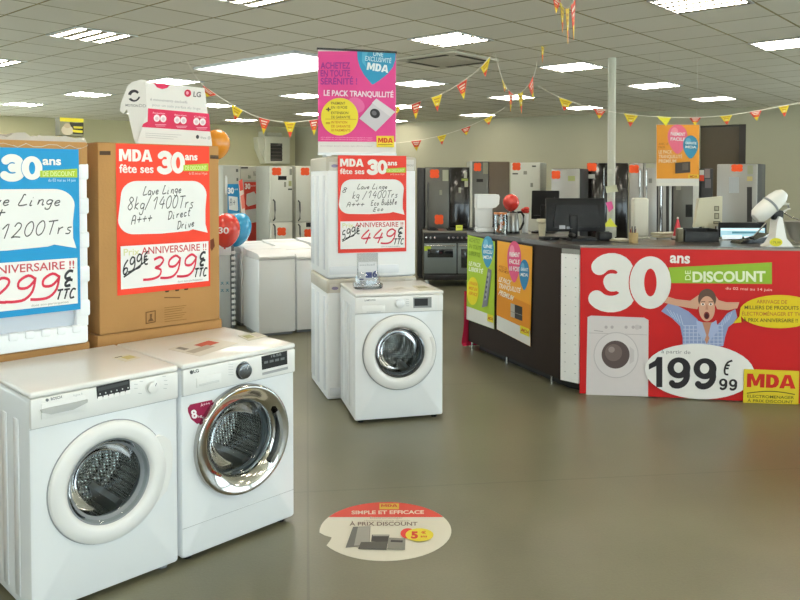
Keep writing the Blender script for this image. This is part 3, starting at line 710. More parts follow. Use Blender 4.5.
carton(fR, .0, .636, .002, .60, .89, 1.796, 'appliance_carton', 'brown cardboard box with red poster, upper one of the stack behind machines', 'brown appliance cartons', f)
xa, za = fR.p(115.6, 143.5); xb, _ = fR.p(209, 147); _, zb = fR.p(116.2, 295.8)
poster(fR, xa, xb, zb, za, -.001, 'e2402a', [('Lave Linge', .26, .66, .68, .672, .055), ('8kg/1400Trs', .10, .565, .82, .565, .085), ('A+++', .14, .465, .36, .475, .06), ('Direct', .52, .49, .78, .515, .055), ('Drive', .62, .42, .82, .435, .055)], '399', '699', 'red price poster reading 399 taped on a brown cardboard box')

# ------------------------------------------------------------------ foam-packed appliance at the far left
pW = gp(89, 339, .893)
cw, sw = math.cos(.758), math.sin(.758); WW = .64
fW = Frame(pW.x-WW*cw, pW.y-WW*sw, .758)
carton(fW, -.01, WW+.012, .02, .62, 0, .875, 'appliance_carton', 'brown cardboard box under the foam-packed appliance with the blue poster', 'brown appliance cartons')
t = thing('packed_appliance', 'new appliance in white foam and clear film bearing the blue poster', 'packed appliance', fW)
mb = MB(); mb.rbox(.035, WW-.035, .03, .57, .95, 1.70, mat('wrapped_enamel', 'd5dbe4', .3, noise=.02), .01); mb.build('body', t)
mb = MB(); mb.rbox(.0, WW, 0, .6, .877, .96, FOAM, .012)
for i in range(9): mb.rbox(.03+i*.067, .07+i*.067, -.008, .02, .93, .965, FOAM, .008)
mb.build('foam_base', t)
for nm, xx in (('foam_post', WW-.055), ('foam_post', .0)):
    mb = MB(); mb.rbox(xx, xx+.055, .0, .06, .955, 1.72, FOAM, .006)
    for i in range(5): mb.rbox(xx+.012, xx+.063 if xx > .1 else xx+.055, -.006, .05, 1.0+i*.155, 1.075+i*.155, FOAM, .01)
    mb.build(nm, t)
mb = MB(); mb.rbox(-.004, WW+.004, -.004, .604, 1.665, 1.79, CARD, .008); mb.build('cardboard_cap', t)
# crumpled film over the top
mb = MB(); rg = random.Random(3); vs = []; fs = []; nx, ny = 22, 12
for j in range(ny+1):
    for i in range(nx+1):
        x = -.01+(WW+.02)*i/nx; y = -.012+.5*j/ny; z = 1.797+rg.uniform(0, .03)
        if j == 0: z = 1.765+rg.uniform(-.01, .01); y = -.0065
        vs.append((x+rg.uniform(-.008, .008), y, z))
fs = [(j*(nx+1)+i, j*(nx+1)+i+1, (j+1)*(nx+1)+i+1, (j+1)*(nx+1)+i) for j in range(ny) for i in range(nx)]
FILM = mat('plastic_film', 'e9e7e2', .25); FILM.node_tree.nodes['Principled BSDF'].inputs['Alpha'].default_value = .55
mb.add(vs, fs, FILM); mb.build('plastic_film', t)
xa, za = fW.p(77.5, 149.5); zb = fW.p(79, 308)[1]
poster(fW, xa-.56, xa, zb-.004, za, -.012, '1f8dc4', [('Lave Linge', .22, .665, .86, .655, .065), ('A+', .30, .59, .45, .59, .06), ('7kg/1200Trs', .10, .46, .95, .48, .085)], '299', '', 'blue price poster reading 299 on the white foam-packed appliance')
# small yellow product box up there
xa, _ = fW.p(60, 130, .12); xb, _ = fW.p(83.5, 130, .12); _, zt = fW.p(72, 118, .12)
t = thing('product_box', 'little yellow and black product box standing on the film-wrapped appliance', 'box', fW)
mb = MB(); mb.box(xa, xb, .12, .18, 1.824, zt, ink('8d8a70')); mb.build('box', t)
mb = MB(); A = Art(mb, lambda u, v: (xa+(xb-xa)*u, 1.824+(zt-1.824)*v), .1195, .0004); A.flip = -1
A.poly([(0, .78), (1, .78), (1, 1), (0, 1)], 'e0cf35'); A.poly([(.55, .1), (1, .1), (1, .78), (.4, .7)], '2a2618'); A.ell(.3, .3, .25, .28, 'c9bba2'); A.ell(.3, .55, .14, .14, 'b9a58a')
A.poly([(.55, .2), (.95, .18), (.95, .32), (.5, .34)], 'e0cf35'); A.poly([(.58, .42), (.95, .42), (.95, .54), (.55, .54)], 'd8c840'); A.poly([(.4, .68), (.95, .64), (.95, .70), (.4, .76)], '2a2618')
mb.build('printing', t, flat=True)

# ------------------------------------------------------------------ cardboard advertising display on the carton
t = thing('cardboard_display', 'white folded cardboard advert with crimson band on top of brown carton', 'advertising display', fR)
Y0 = .06
def mp(a, b): return fR.p(a, b, Y0)
def sheet(mb, pts, y0, th, m, f3=lambda x, z, y: (x, y, z)):
    n = len(pts); vs = [f3(x, z, y0) for x, z in pts]+[f3(x, z, y0+th) for x, z in pts]
    mb.add(vs, [tuple(range(n)), tuple(range(n, 2*n))]+[(i, (i+1) % n, (i+1) % n+n, i+n) for i in range(n)], m)
WC = mat('white_card', 'e6e3de', .6, noise=.03)
main = [mp(*q) for q in ((145, 82), (150, 83), (153, 82.5), (170, 84.5), (204.5, 88), (208, 116), (212, 143.6))]+[(mp(212, 143)[0], 1.798), (mp(137, 141)[0], 1.798)]+[mp(*q) for q in ((142, 127), (147, 112))]
zmin = min(p[1] for p in main)
main = [(x, max(z, 1.798)) for x, z in main]
mb = MB(); sheet(mb, main, Y0, .004, WC)
A = Art(mb, mp, Y0, .0005)
A.poly([(148, 108.3), (209, 113.8), (210.3, 131.6), (141.8, 127), (143, 124), (147.5, 121.5)], 'c0254c')
A.poly([(153.5, 83), (170, 84.8), (167, 88), (162, 89.2), (157, 87.5)], 'b32046')
A.ell(187.6, 93.2, 3.4, 3.7, 'b3213f'); A.ell(187.2, 93, 1.4, 1.7, 'e6a0b0'); A.text('LG', 193, 96.6, 200.5, 97.2, 5, '6b6568', .03)
A.text('6 mouvements exclusifs', 150, 100.5, 187, 103.5, 2.6, 'a19aa0'); A.text('pour un soin parfait du linge', 152, 106, 200, 110, 2.6, 'b3acb0')
for x, y in ((156.4, 118.2), (162.8, 118.7), (176.6, 120), (182.8, 120.5), (195.6, 121.6), (201.8, 122)): A.ell(x, y, 3.1, 3.6, 'f0e6e8'); A.ell(x, y+.3, 1.7, 1.9, 'd9c6cc')
for x, y, s_ in ((152, 113.6, 'Rotation'), (173.5, 115.6, 'Balancement'), (193, 117.4, 'Culbute')): A.text(s_, x, y, x+12, y+.9, 1.6, 'f0d5dc')
for x, y in ((154, 124.5), (175, 126), (195, 127.5)): A.rect(x, y, x+11, y+.6, 'e3a9b8'); A.rect(x+1, y+1.4, x+10, y+1.9, 'e3a9b8')
for i in range(3): A.poly([(144, 133+i*2), (180-i*4, 135+i*2), (180-i*4, 135.4+i*2), (144, 133.4+i*2)], 'b5b0b0')
A.ell(196, 137, 1.6, 2, '3a3a3c'); A.text('10 ans', 199, 138.5, 204.5, 139, 2, '6a6a6c'); A.ell(207.5, 138, 1.6, 2, 'c9c6c4')
mb.build('front_panel', t, flat=True)
# the wing folds back to the left
hx = mp(147, 110)[0]; wa = .55; cwa, swa = math.cos(wa), math.sin(wa)
def wing(a, b):                          # pixel -> wing plane coords (s along the fold-back direction)
    c = fR.I @ Vector((0, 0, CAM_H)); r = fR.I.to_3x3() @ ray(a, b)
    n = Vector((swa, cwa, 0)); p0 = Vector((hx, Y0, 0)); q = c+r*((p0-c).dot(n)/r.dot(n))
    return ((q.x-hx)/cwa, q.z)
f3 = lambda s_, z, o: (hx+s_*cwa+(o)*swa, Y0-s_*swa+o*cwa, z)
wp = [wing(*q) for q in ((147, 80.5), (141, 79.5), (132, 82), (127.5, 86), (121, 103), (120, 111), (123, 113.5), (127, 109), (131, 127), (134, 139.5))]
wp += [(wing(136, 140)[0], 1.798), (-.001, 1.798)]
mb = MB(); sheet(mb, wp, 0, .004, WC, f3)
A = Art(mb, wing, -.0005, .0005); A.to3 = f3
for a0, rr, hh in ((.2, 7.5, 6), (3.3, 7.0, 5.6)):
    out = [(134+rr*math.cos(a0+i*.3)*.85, 95.5+hh*math.sin(a0+i*.3)*1.05) for i in range(9)]; inn = [(134.5+(rr-2)*math.cos(a0+i*.3)*.7, 96+(hh-2)*math.sin(a0+i*.3)) for i in range(8, -1, -1)]
    A.poly(out+inn, '3a383c')
A.text('MOTION', 125.5, 106.3, 138, 107, 2.4, '7c777a', .01); A.text('DD', 139, 107, 146, 107.4, 3, '8e898c')
mb.build('side_wing', t, flat=True)

# ------------------------------------------------------------------ the two wrapped boxes behind the lone machine
fK = Frame(-.536, 5.638, .293); KW, KH = .685, .897
BAND = mat('beige_tape_band', 'c2bcae', .35, noise=.1, nscale=15)
for z0, lb in ((0, 'white wrapped appliance box standing on the floor behind the lone machine'), (KH, 'white wrapped appliance box with red poster, stacked on another')):
    t = thing('wrapped_box', lb, 'packed appliance', fK, 'white wrapped appliance boxes in the aisle')
    mb = MB(); mb.rbox(0, KW, 0, .65, z0+.002, z0+KH-.002, FOAM, .02, 3); mb.build('box', t)
    mb = MB(); mb.rbox(-.003, KW+.003, -.003, .653, z0+KH-.11, z0+KH-.003, BAND, .015, 3)
    mb.build('tape_band', t)
    mb = MB()
    for q in ((.06, .09), (.30, .18)): mb.rbox(-.006, .01, q[0], q[0]+.05+q[1]*.2, z0+.06, z0+KH-.14, mat('film_fold', 'dfe4ea', .3), .004)
    mb.rbox(-.005, .02, .5, .62, z0+.06, z0+KH-.14, mat('film_fold'), .004); mb.rbox(.02, .55, -.004, .01, z0+.03, z0+.09, mat('film_fold'), .003)
    mb.build('film_fold', t)
    mb = MB(); A = Art(mb, lambda a, b: (a, b), -.0035, .0004); A.flip = -1
    A.poly([(.02, z0+KH-.10), (.10, z0+KH-.10), (.10, z0+KH-.04), (.02, z0+KH-.04)], 'd3cfc6'); A.ell(.06, z0+KH-.07, .025, .012, '8f86a6'); mb.build('label', t, flat=True); mb = MB(); A = Art(mb, lambda a, b: (a, b), -.0035, .0004); A.flip = -1; A.poly([(.6, z0+KH-.10), (.67, z0+KH-.10), (.67, z0+KH-.02), (.6, z0+KH-.02)], 'd9d7d0')
    A.text('FRAGILE', .605, z0+KH-.07, .665, z0+KH-.07, .015, '8d8a88'); mb.build('label', t, flat=True)
xa, za = fK.p(337.5, 155.3); xb, _ = fK.p(405.8, 160); _, zb = fK.p(338, 253)
poster(fK, xa, xb, zb, za, -.0125, 'da3c30', [('Lave Linge', .27, .655, .72, .655, .05), ('8', .05, .62, .13, .62, .05), ('kg /1400Trs', .20, .555, .88, .565, .075), ('A+++', .12, .47, .38, .475, .05), ('Eco Bubble', .47, .485, .86, .495, .055), ('Eco', .5, .425, .66, .43, .04)], '449', '599', 'red price poster reading 449 on the upper white wrapped box')
# pink poster in a stand on top
t = thing('banner_stand', 'pink poster with blue balloon standing on top of the white boxes', 'banner', fK)
YB = .15; xa, za = fK.p(317.6, 47.6, YB); xb, _ = fK.p(396.3, 49, YB); zb = 1.796
zt0 = fK.p(356, 51.5, YB)[1]
mb = MB(); mb.box(xa+.002, xb-.002, YB, YB+.003, zb+.02, zt0, WC)
A = Art(mb, lambda a, b: fK.p(a, b, YB), YB-.0004, .0004)
A.poly([(318, 51.3), (395.9, 51.3), (395.6, 142), (317.9, 141.5)], 'd8458c')
A.poly([(357, 51.6), (395.5, 51.6), (395.3, 60), (393, 67), (388, 73.5), (380, 80), (374, 84), (372, 84.5), (370, 82), (364, 75), (359.5, 66.5), (357.6, 59)], '2d8fb8')
A.poly([(362, 52.2), (368, 52.2), (365, 60), (366.5, 68), (362, 62)], '57afd0')
A.text('UNE', 373, 55.8, 383, 56.6, 4.2, 'd4e8f0', .02); A.text('EXCLUSIVITÉ', 365, 60.5, 391, 63.2, 4.6, 'd9ecf3', .01); initials(A, 366.5, 69.8, 388, 73, 7.6, 'f2f6f8', '2d8fb8')
for s_, y, x1 in (('ACHETEZ', 68.6, 350), ('EN TOUTE', 76.4, 350), ('SÉRÉNITÉ !', 84.4, 357)): A.text(s_, 320.5, y, x1, y, 6.2, '8a2a86', .02)
A.text('LE PACK TRANQUILLITÉ', 323.5, 95.5, 393.2, 97.4, 5.4, 'f4e4ee', .03)
A.ell(356, 105, 9, 7, 'e06aa4', a=.6)
A.ell(339.5, 116.8, 18.6, 18.8, 'eddb3f'); A.text('+', 325.8, 112, 330.6, 112, 5, '4a3c28', .04); A.text('=', 325.6, 125, 330, 125, 3.5, 'b06a28', .02)
for i, (s_, a, b) in enumerate((('PAIEMENT', 331, 345), ('EN 10 FOIS', 331, 347), ('EXTENSION', 331, 348), ('DE GARANTIE', 331, 350))): A.text(s_, a, 104.5+i*4.2+(1.3 if i > 1 else 0), b, 104.6+i*4.2+(1.3 if i > 1 else 0), 2.6, '6b5526', .01)
A.poly([(325, 118.9), (356, 119.3), (356, 119.7), (325, 119.3)], 'b98b2e')
for i, (s_, a, b) in enumerate((('INTENTION', 331, 347), ('DE GARANTIE', 331, 350), ('10 PAIEMENTS', 331, 350))): A.text(s_, a, 123.5+i*4, b, 123.6+i*4, 2.5, 'c2761f', .01)
A.poly([(376, 98.6), (395, 112), (375.4, 131.6), (359, 118.6)], 'd4cfd6'); A.poly([(376, 98.6), (395, 112), (390, 117), (371.5, 103)], 'e4dfe4'); A.ell(374.6, 113.6, 5.2, 4.6, '2b2a2e', a=.6); A.ell(373.8, 113.2, 2.6, 2.2, '6d6a70', a=.6)
for i in range(2): A.text('offre valable sur une selection de produits signalés en magasin', 320.5, 137.8+i*2, 372, 138.4+i*2, 1.1, 'efb3cf')
A.poly([(376, 136), (393.6, 136), (393.8, 147.4), (376.2, 147.2)], 'ead23c'); initials(A, 377.5, 142.7, 392.3, 142.9, 4.8, 'c4451f', 'ead23c'); A.rect(377.5, 144.4, 392, 145.2, '8a7a2c')
A.text('électroménager discount - mentions légales affichées en magasin', 320, 146.5, 372, 146.8, 1.3, 'b9b2b4')
mb.build('poster', t, flat=True)
mb = MB(); mb.box(xa-.004, xb+.004, YB-.006, YB+.01, zt0, za, BLACKP); mb.build('top_rail', t)
mb = MB(); mb.box(xa, xb, YB-.008, YB+.012, zb+.012, zb+.03, ALU); mb.box(xa+.05, xa+.09, YB-.06, YB+.08, zb+.001, zb+.012, ALU); mb.box(xb-.09, xb-.05, YB-.06, YB+.08, zb+.001, zb+.012, ALU); mb.cyl(((xa+xb)/2, YB+.02, zb+.02), ((xa+xb)/2, YB+.02, zt0+.01), .006, ALU); mb.build('base', t)
# clear leaflet holder on the lone machine
t = thing('leaflet_holder', 'clear plastic leaflet holder with blue figures standing on lone machine top', 'leaflet holder', fS)
xc, yc = fS.g(366, 288.5, .872); CLR = thin_glass('clear_acrylic', 'eef0f2', .35, .04, alpha=.93)
def mp2(a, b): return fS.p(a, b, yc+.05)
l_, zt = mp2(357, 253.5); r_, _ = mp2(378, 253.5)
mb = MB(); mb.box(l_, r_, yc+.05, yc+.053, .888, zt, CLR); mb.rbox(l_-.035, r_+.015, yc-.05, yc+.048, .8735, .915, CLR, .015); mb.lathe([(.085, .876), (.09, .95), (.07, .99)], CLR, 24, ((l_+r_)/2-.01, yc+.0, 0), 'z', a0=PI, a1=2*PI); mb.build('holder', t)
mb = MB(); mb.box(l_+.01, r_-.01, yc+.045, yc+.0495, .918, zt-.06, ink('dfe2e6'))
A = Art(mb, lambda u, v: (l_+(r_-l_)*u, .92+(zt-.06-.92)*v), yc+.0448, .0004); A.flip = -1
A.poly([(.4, .15), (.7, .15), (.7, .45), (.4, .45)], '3f4f96'); A.text('6', .72, .2, .95, .2, .3, '31408a', .04); A.text('exclusif', .12, .8, .85, .8, .1, '9aa0a8'); A.poly([(.1, .05), (.3, .05), (.3, .12), (.1, .12)], '55618f')
mb.build('leaflet', t, flat=True)

# ================================================================== TOP LOADERS AND PACKED BOX, LEFT OF THE AISLE
def toploader(fr, label, w=.4, d=.6, h=.87):
    t = thing('top_loader', label, 'washing machine', fr, 'white top-loading washing machines')
    mb = MB(); mb.rbox(0, w, 0, d, .03, h-.07, WHITE, .015); mb.build('body', t)
    mb = MB(); mb.prism([(-.004, h-.068), (-.006, h-.04), (.04, h-.012), (.30, h), (d-.14, h), (d-.14, h-.068)], .004, w-.004, WHITEP, axis='x'); mb.build('lid', t)
    mb = MB(); mb.prism([(d-.138, h-.068), (d-.138, h+.004), (d-.03, h+.02), (d, h+.005), (d, h-.068)], .0, w, WHITEP, axis='x'); mb.build('control_panel', t)
    mb = MB(); mb.box(.02, w-.02, .05, d-.05, 0, .032, GREYP); mb.build('plinth', t)
    mb = MB(); mb.rbox(w*.25, w*.75, -.012, .0, h-.06, h-.045, WHITEP, .004); mb.build('lid_handle', t)
pT = gp(259, 337.5); aT = .47
fT = Frame(pT.x, pT.y, aT)
def off(fr, x, y, yaw=0):
    q = fr.M @ Vector((x, y, 0)); return Frame(q.x, q.y, fr.a+yaw)
toploader(fT, 'white top-loading washing machine at the front corner of its row, side visible')
toploader(off(fT, .42, .03), 'white top-loading washing machine partly hidden behind the white wrapped boxes', h=.85)
toploader(off(fT, .84, .03), 'white top-loading washing machine hidden behind the white wrapped boxes', h=.85)
toploader(off(fT, .0, .68), 'white top-loading washing machine in the rear row, just right of the balloons', h=.88)
toploader(off(fT, .42, .70), 'white top-loading washing machine in the rear row, middle, lid rim showing', h=.89)
toploader(off(fT, .86, .72), 'white top-loading washing machine in the rear row, against the white boxes', h=.9)
pP = gp(234.5, 327.5); fP = Frame(pP.x-.5*math.cos(.35), pP.y-.5*math.sin(.35), .35)
t = thing('packed_appliance', 'grey-white packed appliance box with blue handling marks, under red and blue balloons', 'packed appliance', fP)
mb = MB(); mb.rbox(0, .46, 0, .55, 0, .87, mat('grey_film_box', 'c4cacb', .35, noise=.03), .012); mb.rbox(-.01, .47, -.01, .56, .80, .90, FOAM, .01); mb.build('box', t)
mb = MB(); mb.rbox(.46, .50, -.005, .06, 0, .90, mat('grey_foam_edge', '70777c', .7), .006)
for i in range(14): mb.rbox(.47, .512, -.014, .03, .03+i*.06, .065+i*.06, FOAM, .006)
mb.build('foam_post', t)
mb = MB(); A = Art(mb, lambda u, v: (u, v), -.0005, .0004); A.flip = -1
for r_ in (.40, .48):
    for i in range(4):
        x = .24+i*.055; A.poly([(x, r_), (x+.02, r_+.02), (x+.04, r_), (x+.03, r_), (x+.02, r_+.01), (x+.01, r_)], '4f8aa0'); A.poly([(x, r_+.03), (x+.04, r_+.03), (x+.02, r_+.012)], '7fa9b6')
mb.build('printing', t, flat=True)
# balloons
def balloon(px, py, rpx, d, col, label, base_z, grp=None, tilt=0, stretch=1.15, txt=None, sx=1.0):
    c = at(px, py, d); r = rpx*d/F_PX
    t = thing('balloon', label, 'balloon', Frame(c.x, c.y, 0, 0), grp)
    mb = MB(); m = mat('balloon_'+col, col, .22, spec=.6, coat=.5, noise=.02); T = Matrix.Translation((0, 0, c.z)) @ Matrix.Rotation(tilt, 4, 'Y')
    mb.ball((0, 0, 0), r*sx, r*sx, r*stretch, m, 28, 18, M=T, tip=.25)
    mb.build('body', t)
    mb = MB(); zb = -r*stretch*1.125; mb.cyl((0, 0, zb+.012), (0, 0, zb-.012), .005, m, r2=.012, M=T); mb.build('knot', t)
    k = T @ Vector((0, 0, zb-.012))
    if base_z is not None and k.z > base_z+.02:
        mb = MB(); mb.tube([k, (k.x, k.y, (k.z+base_z)/2), (k.x, k.y, base_z+.004)], .004, WHITEP); mb.lathe([(.0, base_z+.001), (.05, base_z+.001), (.045, base_z+.012), (0, base_z+.014)], WHITEP, 16, (k.x, k.y, 0)); mb.build('stick', t)
    if txt:
        mb = MB(); A = Art(mb, lambda u, v: (u, v), 0, 0); A.flip = -1
        def f3(x, z, y):
            q = max(0, 1-(x/(r*sx))**2-(z/(r*stretch))**2); return tuple(T @ Vector((x, -r*sx*math.sqrt(q)-.002, z)))
        A.to3 = f3; A.text(txt, -r*.35, -r*.25, r*.4, -r*.2, r*.45, 'f2e6e4', .02); mb.build('lettering', t, flat=True)
    return t
balloon(226.5, 229.5, 13.5, 8.3, 'd8382c', 'red balloon with small 30 print, beside the blue one left of the aisle', None, 'balloons around the shop', .1, 1.22, '30')
balloon(239, 229, 12, 8.65, '2b9bcc', 'blue balloon behind the red one, above the packed grey-white box', None, 'balloons around the shop', .3, 1.38)
balloon(217, 143.5, 13, 5.2, 'e0902a', 'orange balloon peeping out from behind the white cardboard display', 0, 'balloons around the shop', .0, 1.1)

# ================================================================== FRIDGES AND COOKER ALONG THE BACK
SILV = mat('silver_door', 'a09f9a', .35, .55, noise=.05, nscale=3); GREYD = mat('grey_door', '63625c', .35, .6, noise=.06, nscale=3)
BLK = mat('black_gloss_door', '161210', .15, noise=.1, nscale=2, coat=.4); BRN = mat('brown_door_finish', '5a4a38', .35, noise=.05)
CRM = mat('fridge_white', 'cdccbe', .4, noise=.02); DKS = mat('dark_cabinet_side', '2b2b2b', .5); LTG = mat('light_grey_side', 'a9a99e', .5, noise=.03)
HND = mat('handle_metal', 'c9c9c6', .2, .9); DGH = mat('dark_handle', '3a3a38', .4)
ORG = ink('f0592a', .6)
def jag(A, x, y, w, h, c=ORG, seed=1):
    rg = random.Random(seed); P = []
    for i in range(16):
        a = 2*PI*i/16; k = 1 if i % 2 else .86; m_ = max(abs(math.cos(a)), abs(math.sin(a)))
        P.append((x+w/2*math.cos(a)/m_*k, y+h/2*math.sin(a)/m_*k))
    A.poly(P, c)
def fridge(pl, pr, d, yaw, pt, label, front, side, split=None, double=False, handles='l', stickers=(), labels=(), depth=.62, hm=HND, name='fridge_freezer', extra=None, hrange=None):
    c = at(pl, 200, d); fr = Frame(c.x, c.y, yaw); w = fr.p(pr, 200)[0]; h = fr.p((pl+pr)/2, pt)[1]
    t = thing(name, label, 'fridge', fr, None)
    mb = MB(); mb.rbox(0, w, .045, depth, .04, h, side, .008); mb.build('cabinet', t)
    mb = MB(); mb.box(.02, w-.02, .06, depth-.05, 0, .041, DKS); mb.build('plinth', t)
    zs = fr.p((pl+pr)/2, split)[1] if split else None
    doors = []
    if double: doors = [('l', .003, w/2-.003, .07, h-.006), ('r', w/2+.003, w-.003, .07, h-.006)]
    elif zs: doors = [('u', .003, w-.003, zs+.004, h-.006), ('d', .003, w-.003, .07, zs-.004)]
    else: doors = [('u', .003, w-.003, .07, h-.006)]
    for k, x0, x1, z0, z1 in doors:
        mb = MB(); mb.rbox(x0, x1, 0, .043, z0, z1, front, .01); D = mb.build('door', t)
        hs = handles
        if double: hs = 'r' if k == 'l' else 'l'
        if hs in 'lr':
            hx = x0+.045 if hs == 'l' else x1-.045
            if hrange: za, zb = fr.p(pl, hrange[1])[1], fr.p(pl, hrange[0])[1]
            elif k == 'u' and zs: za, zb = zs+.03, zs+.36
            elif k == 'd': za, zb = zs-.36, zs-.03
            else: za, zb = .8, h-.25
            mb = MB(); mb.tube([(hx, -.002, za), (hx, -.04, za+.03), (hx, -.045, (za+zb)/2), (hx, -.04, zb-.03), (hx, -.002, zb)], .012, hm, 8); mb.build('handle', D)
    for i, (x, y, ww, hh) in enumerate(stickers):
        mb = MB(); A = Art(mb, lambda a, b: fr.p(a, b), -.0015, .0005); jag(A, x, y, ww, hh, seed=i); o = mb.build('sticker', t, flat=True); o['label'] = 'orange star-edged sticker'
    for x0, y0, x1, y1, cc in labels:
        mb = MB(); A = Art(mb, lambda a, b: fr.p(a, b), -.0012, .0005); A.rect(x0, y0, x1, y1, cc)
        if abs(x1-x0) > 4 and cc in ('dcdacb', 'd9d7c4'): A.rect(x0+1, y0+1, x1-1, y0+2, '6a9a5a'); A.rect(x0+1, y0+3, x1-2, y0+3.8, 'c9b23c')
        mb.build('label', t, flat=True)
    return fr, t, w, h
# left group
fridge(223, 239.5, 12.3, .55, 165, 'pale fridge at the far left of the row, showing blue 30 poster', LTG, LTG, handles='l', hm=WHITEP, labels=[(225, 176, 227, 193, 'e9e9e4'), (236, 169, 238, 172, '4a4a48'), (236.5, 178, 238, 181, '5a5a58')], hrange=(176, 194))
frA, *_ = fridge(240.5, 257.5, 12.9, .55, 165.8, 'pale fridge with energy label, behind the red 30 poster', LTG, CRM, labels=[(241, 167, 248, 168.6, '3a3a38'), (241, 170, 257, 180, 'b7b7aa'), (253, 171, 257, 176, '8f8f86'), (248, 175, 251, 178.5, '6a7a68')], handles='n', depth=.5)
fF, *_ = fridge(270.8, 292.6, 12.2, .8, 166, 'pale grey fridge-freezer with two orange stickers, small black display', CRM, LTG, split=222, stickers=[(276.5, 171.5, 9.5, 8), (281.5, 231.5, 9, 8.5)], labels=[(278, 176, 286.5, 180, '161616'), (289.5, 169, 292, 175, '8a8a7c'), (288.5, 181, 291.5, 186, 'a9a878'), (284, 182, 286, 187, '8a8a7c'), (288, 188.5, 292, 190, '4a4a48')], hm=DGH, depth=.40)
fridge(296, 318, 12.7, .8, 166, 'pale fridge-freezer partly behind the tall white wrapped boxes', CRM, LTG, split=222, stickers=[(305, 171.5, 9, 8), (308, 233, 8, 8)], labels=[(306, 222.5, 311, 227, '1a1a1a')], hm=DGH)
fridge(318.5, 342, 13.2, .8, 166, 'pale fridge-freezer mostly hidden behind the tall white wrapped boxes', CRM, LTG, split=222, hm=DGH)
# small posters leaning on them
fq = Frame(at(227, 200, 11.9).x, at(227, 200, 11.9).y, .55)
def q(fr, a, b): return fr.p(a, b)
x0, z1 = fq.p(227.5, 184); x1, _ = fq.p(239.5, 184); _, z0 = fq.p(227.5, 243)
mb = MB(); mb.box(x0, x1, 0, .003, z0, z1, ink('1f7db0')); A = Art(mb, lambda a, b: fq.p(a, b), 0, .0005)
A.text('30', 228, 193.5, 234, 193.3, 5.5, 'e9eef0', .05); A.text('ans', 234.5, 190, 238, 190, 2, 'e9eef0'); A.poly([(228.5, 196), (237.5, 197), (238.2, 210), (237, 211), (229, 209.5)], 'd9dcd8'); A.hand('A+', 230, 206, 236, 205, 7, '3a4a5a', .5); A.poly([(228, 214), (239, 213), (239, 232), (228, 234)], 'cdd3d4')
single(mb, 'price_poster', 'small blue 30 poster on the pale fridge at far left', 'poster', fq, flat=True)
fq2 = off(frA, 0, -.0031)
x0, z1 = fq2.p(244, 182); x1, _ = fq2.p(257.3, 182); _, z0 = fq2.p(244, 243)
mb = MB(); mb.box(x0, x1, 0, .003, z0, z1, ink('cc4436')); A = Art(mb, lambda a, b: fq2.p(a, b), 0, .0005)
A.text('30', 245, 188.8, 250.5, 188.6, 5, 'eee6e2', .05); A.text('ans', 251, 186.6, 255.5, 186.4, 2, 'eee6e2'); A.poly([(246.5, 194), (254, 191.5), (256.3, 195), (256.3, 204), (248, 206.5), (246, 204)], 'dad8d0'); A.poly([(245.5, 210), (256.5, 208.5), (256.5, 222), (245.5, 224)], 'd5d3cc')
single(mb, 'price_poster', 'small red 30 poster on the pale fridge behind the blue poster', 'poster', fq2, flat=True)
fq3 = Frame(at(238, 200, 11.7).x, at(238, 200, 11.7).y, .3)
mb = MB(); P = [fq3.p(*p_) for p_ in ((238.5, 181), (242.5, 178.5), (249.5, 236), (245.5, 236))]
b0 = fq3.p(250, 236)
P2 = P[:2]+[(P[2][0]+.25*(P[2][0]-P[1][0]), .0), (P[3][0]+.25*(P[3][0]-P[0][0]), .0)]
sheet(mb, P2, 0, .012, ink('d9c9bc')); A = Art(mb, lambda a, b: fq3.p(a, b), 0, .0006)
A.poly([(238.7, 181), (242.3, 178.8), (243.4, 190), (239.8, 191)], 'cf4a3c'); A.poly([(240.4, 196), (243.8, 194), (245.3, 208), (241.9, 209)], 'd87a6a')
single(mb, 'leaning_board', 'narrow pink and cream board leaning against the pale fridges', 'board', fq3, flat=True)
# heating unit above
fq = Frame(at(271, 150, 19.2).x, at(271, 150, 19.2).y, .558)
t = thing('wall_vent_unit', 'cream box heating unit with dark grille on the wall above pale fridges', 'heater', fq)
UM = mat('unit_cream', 'd9d8c4', .6, noise=.03)
x0, z0 = fq.p(265, 163.5); x1, z1 = fq.p(290, 137)
mb = MB(); mb.rbox(x0, x1, 0, .40, z0, z1, UM, .02); mb.build('casing', t)
x2, _ = fq.p(258.5, 150); _, zm = fq.p(260, 152)
mb = MB(); mb.prism([(x2, z1-.02), (x0-.001, z1-.02), (x0-.001, z0+.05), (x2+.02, zm+.1)], .05, .40, UM); mb.build('duct', t)
mb = MB(); c0 = fq.p(265.5, 135); mb.cyl((c0[0], .2, z1-.05), (c0[0], .2, z1+.12), .1, UM); mb.cyl((c0[0]+.1, .2, z1+.05), (c0[0]+.5, .2, z1+.05), .06, UM); mb.build('pipe', t)
x3, z3 = fq.p(270.5, 161); x4, z4 = fq.p(282, 143.5)
mb = MB(); mb.box(x3, x4, -.01, -.001, z3, z4, mat('grille_dark', '2c2620', .6))
for i in range(5): z = z3+(z4-z3)*(i+.5)/5; mb.box(x3, x4, -.025, -.011, z-.01, z+.012, mat('grille_bar', '4f463a', .5))
mb.build('grille', t)

